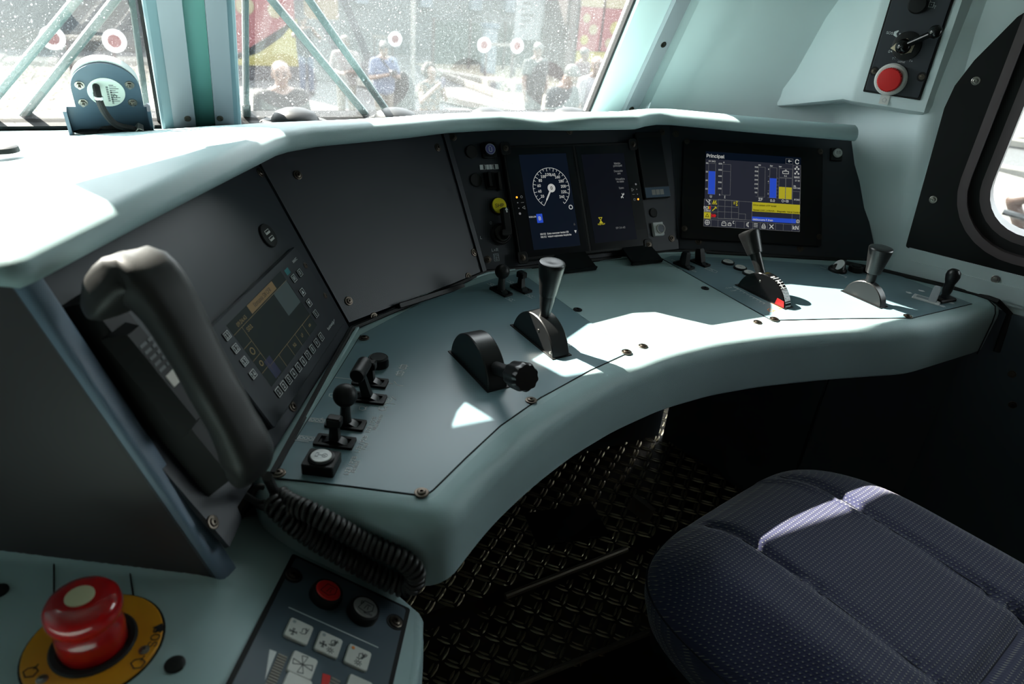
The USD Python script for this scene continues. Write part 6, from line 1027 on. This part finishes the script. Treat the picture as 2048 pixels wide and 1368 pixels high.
    t.part("mouth", tube([hp(-.024, -.094, -.052), hp(0, -.101, -.053), hp(.024, -.094, -.052)], .006 * k, 6), LIP)
    return t, J, hp, k
cloth_shoe = mat("shoe_dark", srgb(52, 50, 52), .6)
BEI = cloth_mat("beige", (190, 178, 160)); NAVY = cloth_mat("navy", (46, 54, 74)); JEAN = cloth_mat("jeans", (120, 144, 184)); TEALB = cloth_mat("dark_teal", (44, 60, 62)); LBL = cloth_mat("light_blue", (168, 186, 226)); WHT = cloth_mat("white", (228, 224, 232)); MAR = cloth_mat("maroon", (110, 40, 62)); DARK = cloth_mat("charcoal", (58, 58, 64))
def place(px, py, eye, g): p = onz(px, py, g + eye); return p[0], p[1]
DOWN = ((-.26, .0, 1.13), (-.27, -.06, .88)), ((.26, .0, 1.13), (.27, -.06, .88))
def phone_at(t, J, k, dz=.08, m=None):
    c = (J[-1][1] + J[1][1]) / 2 + np.array([0, -.05, dz]) * k; t.part("phone", mv(rot(rbox(.15 * k, .075 * k, .009, .008, .002), math.pi / 2, (1, 0, 0)), *c), m or DARKPH)
DARKPH = mat("phone_dark", srgb(50, 52, 58), .3)
GP = -2.16
x, y = place(560, 147, 1.62, GP); t, J, hp, k = person("bald man in a dark polo shirt with a small white chest logo, looking left", x, y, GP, .35, cloth_mat("polo_dark", (40, 52, 54)), DARK, SKIN, HAIRB, DOWN, bald=True, turn=-.5, w=1.12, sleeve=.75)
lg = Frame((.10, -.135, 1.285), (1, 0, 0), (0, 0, 1)); t.part("chest_logo", tofr(strokes([[(-.05, -.012), (0, .004), (.05, -.012)], [(-.015, .005), (-.008, .045), (.004, .01)]], .012, .004), lg), WHT, smooth=False)
x, y = place(607, 42, 1.62, GZ); t, J, hp, k = person("person in a navy vest and jeans taking a picture beside the red kiosk", x, y, GZ, .2, NAVY, JEAN, SKIN, HAIRD, (((-.34, -.2, 1.32), (-.16, -.38, 1.5)), ((.30, -.2, 1.28), (.02, -.4, 1.5))), sleeve=.3); phone_at(t, J, k)
x, y = place(690, 85, 1.62, GZ); person("person in a pale shirt standing behind the wiper arms with folded hands", x, y, GZ, -.4, cloth_mat("pale_pink", (206, 192, 190)), BEI, SKIN2, HAIRB, (((-.27, -.05, 1.14), (-.02, -.25, 1.1)), ((.27, -.05, 1.14), (.05, -.25, 1.14))), sleeve=1.3)
x, y = place(767, 97, 1.62, GZ); t, J, hp, k = person("man in a light blue shirt looking down at the camera in his hands", x, y, GZ, .25, LBL, BEI, SKIN, HAIRD, (((-.28, -.05, 1.14), (-.05, -.27, 1.22)), ((.28, -.05, 1.14), (.07, -.27, 1.20))), nod=.35, turn=-.2, sleeve=.7, w=1.08)
t.part("strap", tube(spline([(-.10, -.08, 1.47), (-.03, -.15, 1.36), (.03, -.22, 1.26), (.06, -.2, 1.24), (.13, -.09, 1.44)], 24), .014, 6), DARK); t.part("camera", mv(rbox(.13, .09, .08, .02, .01), .01, -.32, 1.22), DARKPH)
t = T("backpack", "dark backpack standing beside the man in the light blue shirt", "backpack", flat(x + .42, y + .2, GZ)); t.part("bag", mv(merge([m3.Manifold.batch_hull([sph(.14, (sx, 0, z)) for sx in (-.1, .1) for z in (.14, .95)] + [sph(.12, (0, 0, 1.12))])], .08, 3)), TEALB, smooth=60); t.part("handle", tube(spline([(-.05, 0, 1.22), (0, 0, 1.28), (.05, 0, 1.22)], 10), .012, 6), DARK); t.part("pocket", mv(rot(rbox(.2, .3, .05, .04, .02), math.pi / 2, (1, 0, 0)), 0, -.14, .45), TEALB)
x, y = place(860, 150, 1.55, GZ); x *= 1.12; y *= 1.12; t, J, hp, k = person("woman with curly hair in a floral top photographing with a raised phone", x, y, GZ - .16, .35, usdkit.material(stage, "/World/Looks/floral", {"g": ("geometry", {}), "v": ("voronoi_texture", {"scale": 16.0}), "r": ("rgb_ramp", {"ramp": [(0, srgb(232, 210, 170)), (.35, srgb(206, 170, 140)), (.6, srgb(96, 92, 88)), (1, srgb(60, 70, 72))]}), "p": ("principled_bsdf", {"roughness": .9})}, [("g.position", "v.vector"), ("v.distance", "r.fac"), ("r.color", "p.base_color")], surface="p.BSDF"), DARK, SKIN, HAIRB, (((-.27, -.12, 1.18), (-.06, -.27, 1.44)), ((.27, -.12, 1.18), (.06, -.27, 1.42))), H=1.68, curly=True, sleeve=.25, w=.95)
t.part("phone", mv(rot(rbox(.08, .16, .01, .008, .002), math.pi / 2, (1, 0, 0)), .01, -.33, 1.46), mat("phone_pale", srgb(196, 202, 226), .3))
x, y = place(1075, 100, 1.62, GZ); x *= .86; y *= .86; g6 = .5 - (.5 - (GZ + 1.62)) * .86 - 1.62; x6, y6 = x, y; person("dark haired man in a dark teal shirt looking down to the left", x, y, g6, .25, TEALB, DARK, SKIN2, HAIRD, DOWN, turn=-.5, nod=.25, w=1.12, sleeve=.6)
x, y = place(1168, 108, 1.62, GZ); person("man in a dark red shirt standing behind the man in white", x, y, GZ, .45, MAR, NAVY, SKIN2, HAIRD, DOWN, turn=-.2)
x, y = place(1192, 130, 1.62, GZ); x *= .74; y *= .74; g8 = .5 - (.5 - (GZ + 1.62)) * .74 - 1.62; person("man in a white tee shirt looking left, nearest the right window edge", x, y, g8, .3, WHT, DARK, SKIN2, HAIRB, DOWN, turn=-.8, bald=True, w=1.15, sleeve=.8)
x, y = place(1110, 156, 1.55, GZ); x *= .78; y *= .78; g9 = .5 - (.5 - (GZ + 1.55)) * .78 - 1.55; t, J, hp, k = person("stooping dark haired person holding a phone low, in front of the man in teal", x, y, g9, .35, cloth_mat("slate", (62, 84, 92)), NAVY, SKIN, HAIRD, (((-.27, -.12, 1.12), (-.08, -.36, 1.16)), ((.27, -.12, 1.12), (.08, -.36, 1.18))), nod=.7, lean=.35, w=1.1); phone_at(t, J, k, .03)
t = T("bystander_platform", "low concrete step under the people nearest the right window edge", "step"); t.part("step", bx(3.0, 9, 6.2, 12.6, GZ, min(g6, g8, g9) - .02), CONC); t.part("step_top", bx(3.2, 8.8, 6.4, 12.4, min(g6, g8, g9) - .02, min(g6, g8, g9)), CONC)
d_ = ray(2046, 470); d_ = d_ / np.linalg.norm(d_); p = CC + d_ * 6.3; gs = p[2] - 1.40
t, J, hp, k = person("person in a maroon pleated top with one arm raised outside the side window", p[0] + .16, p[1] - .12, gs, -1.05, usdkit.material(stage, "/World/Looks/pleated_maroon", {"g": ("geometry", {}), "w": ("wave_texture", {"scale": 9.0, "distortion": 1.0}), "r": ("rgb_ramp", {"ramp": [(0, srgb(70, 16, 46)), (1, srgb(130, 48, 88))]}), "p": ("principled_bsdf", {"roughness": .7})}, [("g.position", "w.vector"), ("w.fac", "r.fac"), ("r.color", "p.base_color")], surface="p.BSDF"), NAVY, SKIN2, HAIRD, (((-.33, -.08, 1.62), (-.06, -.22, 1.78)), ((.26, -.05, 1.14), (.2, -.2, 1.3))), sleeve=.1)
t.part("black_stick", tube([(-.36, -.22, 1.56), (.05, -.24, 1.53)], .022, 8), DARKPH)
t = T("side_step", "concrete step under the person in maroon outside the side window", "step"); t.part("step", bx(p[0] - .8, p[0] + 1.2, p[1] - 1, p[1] + 1, GZ, gs), CONC)
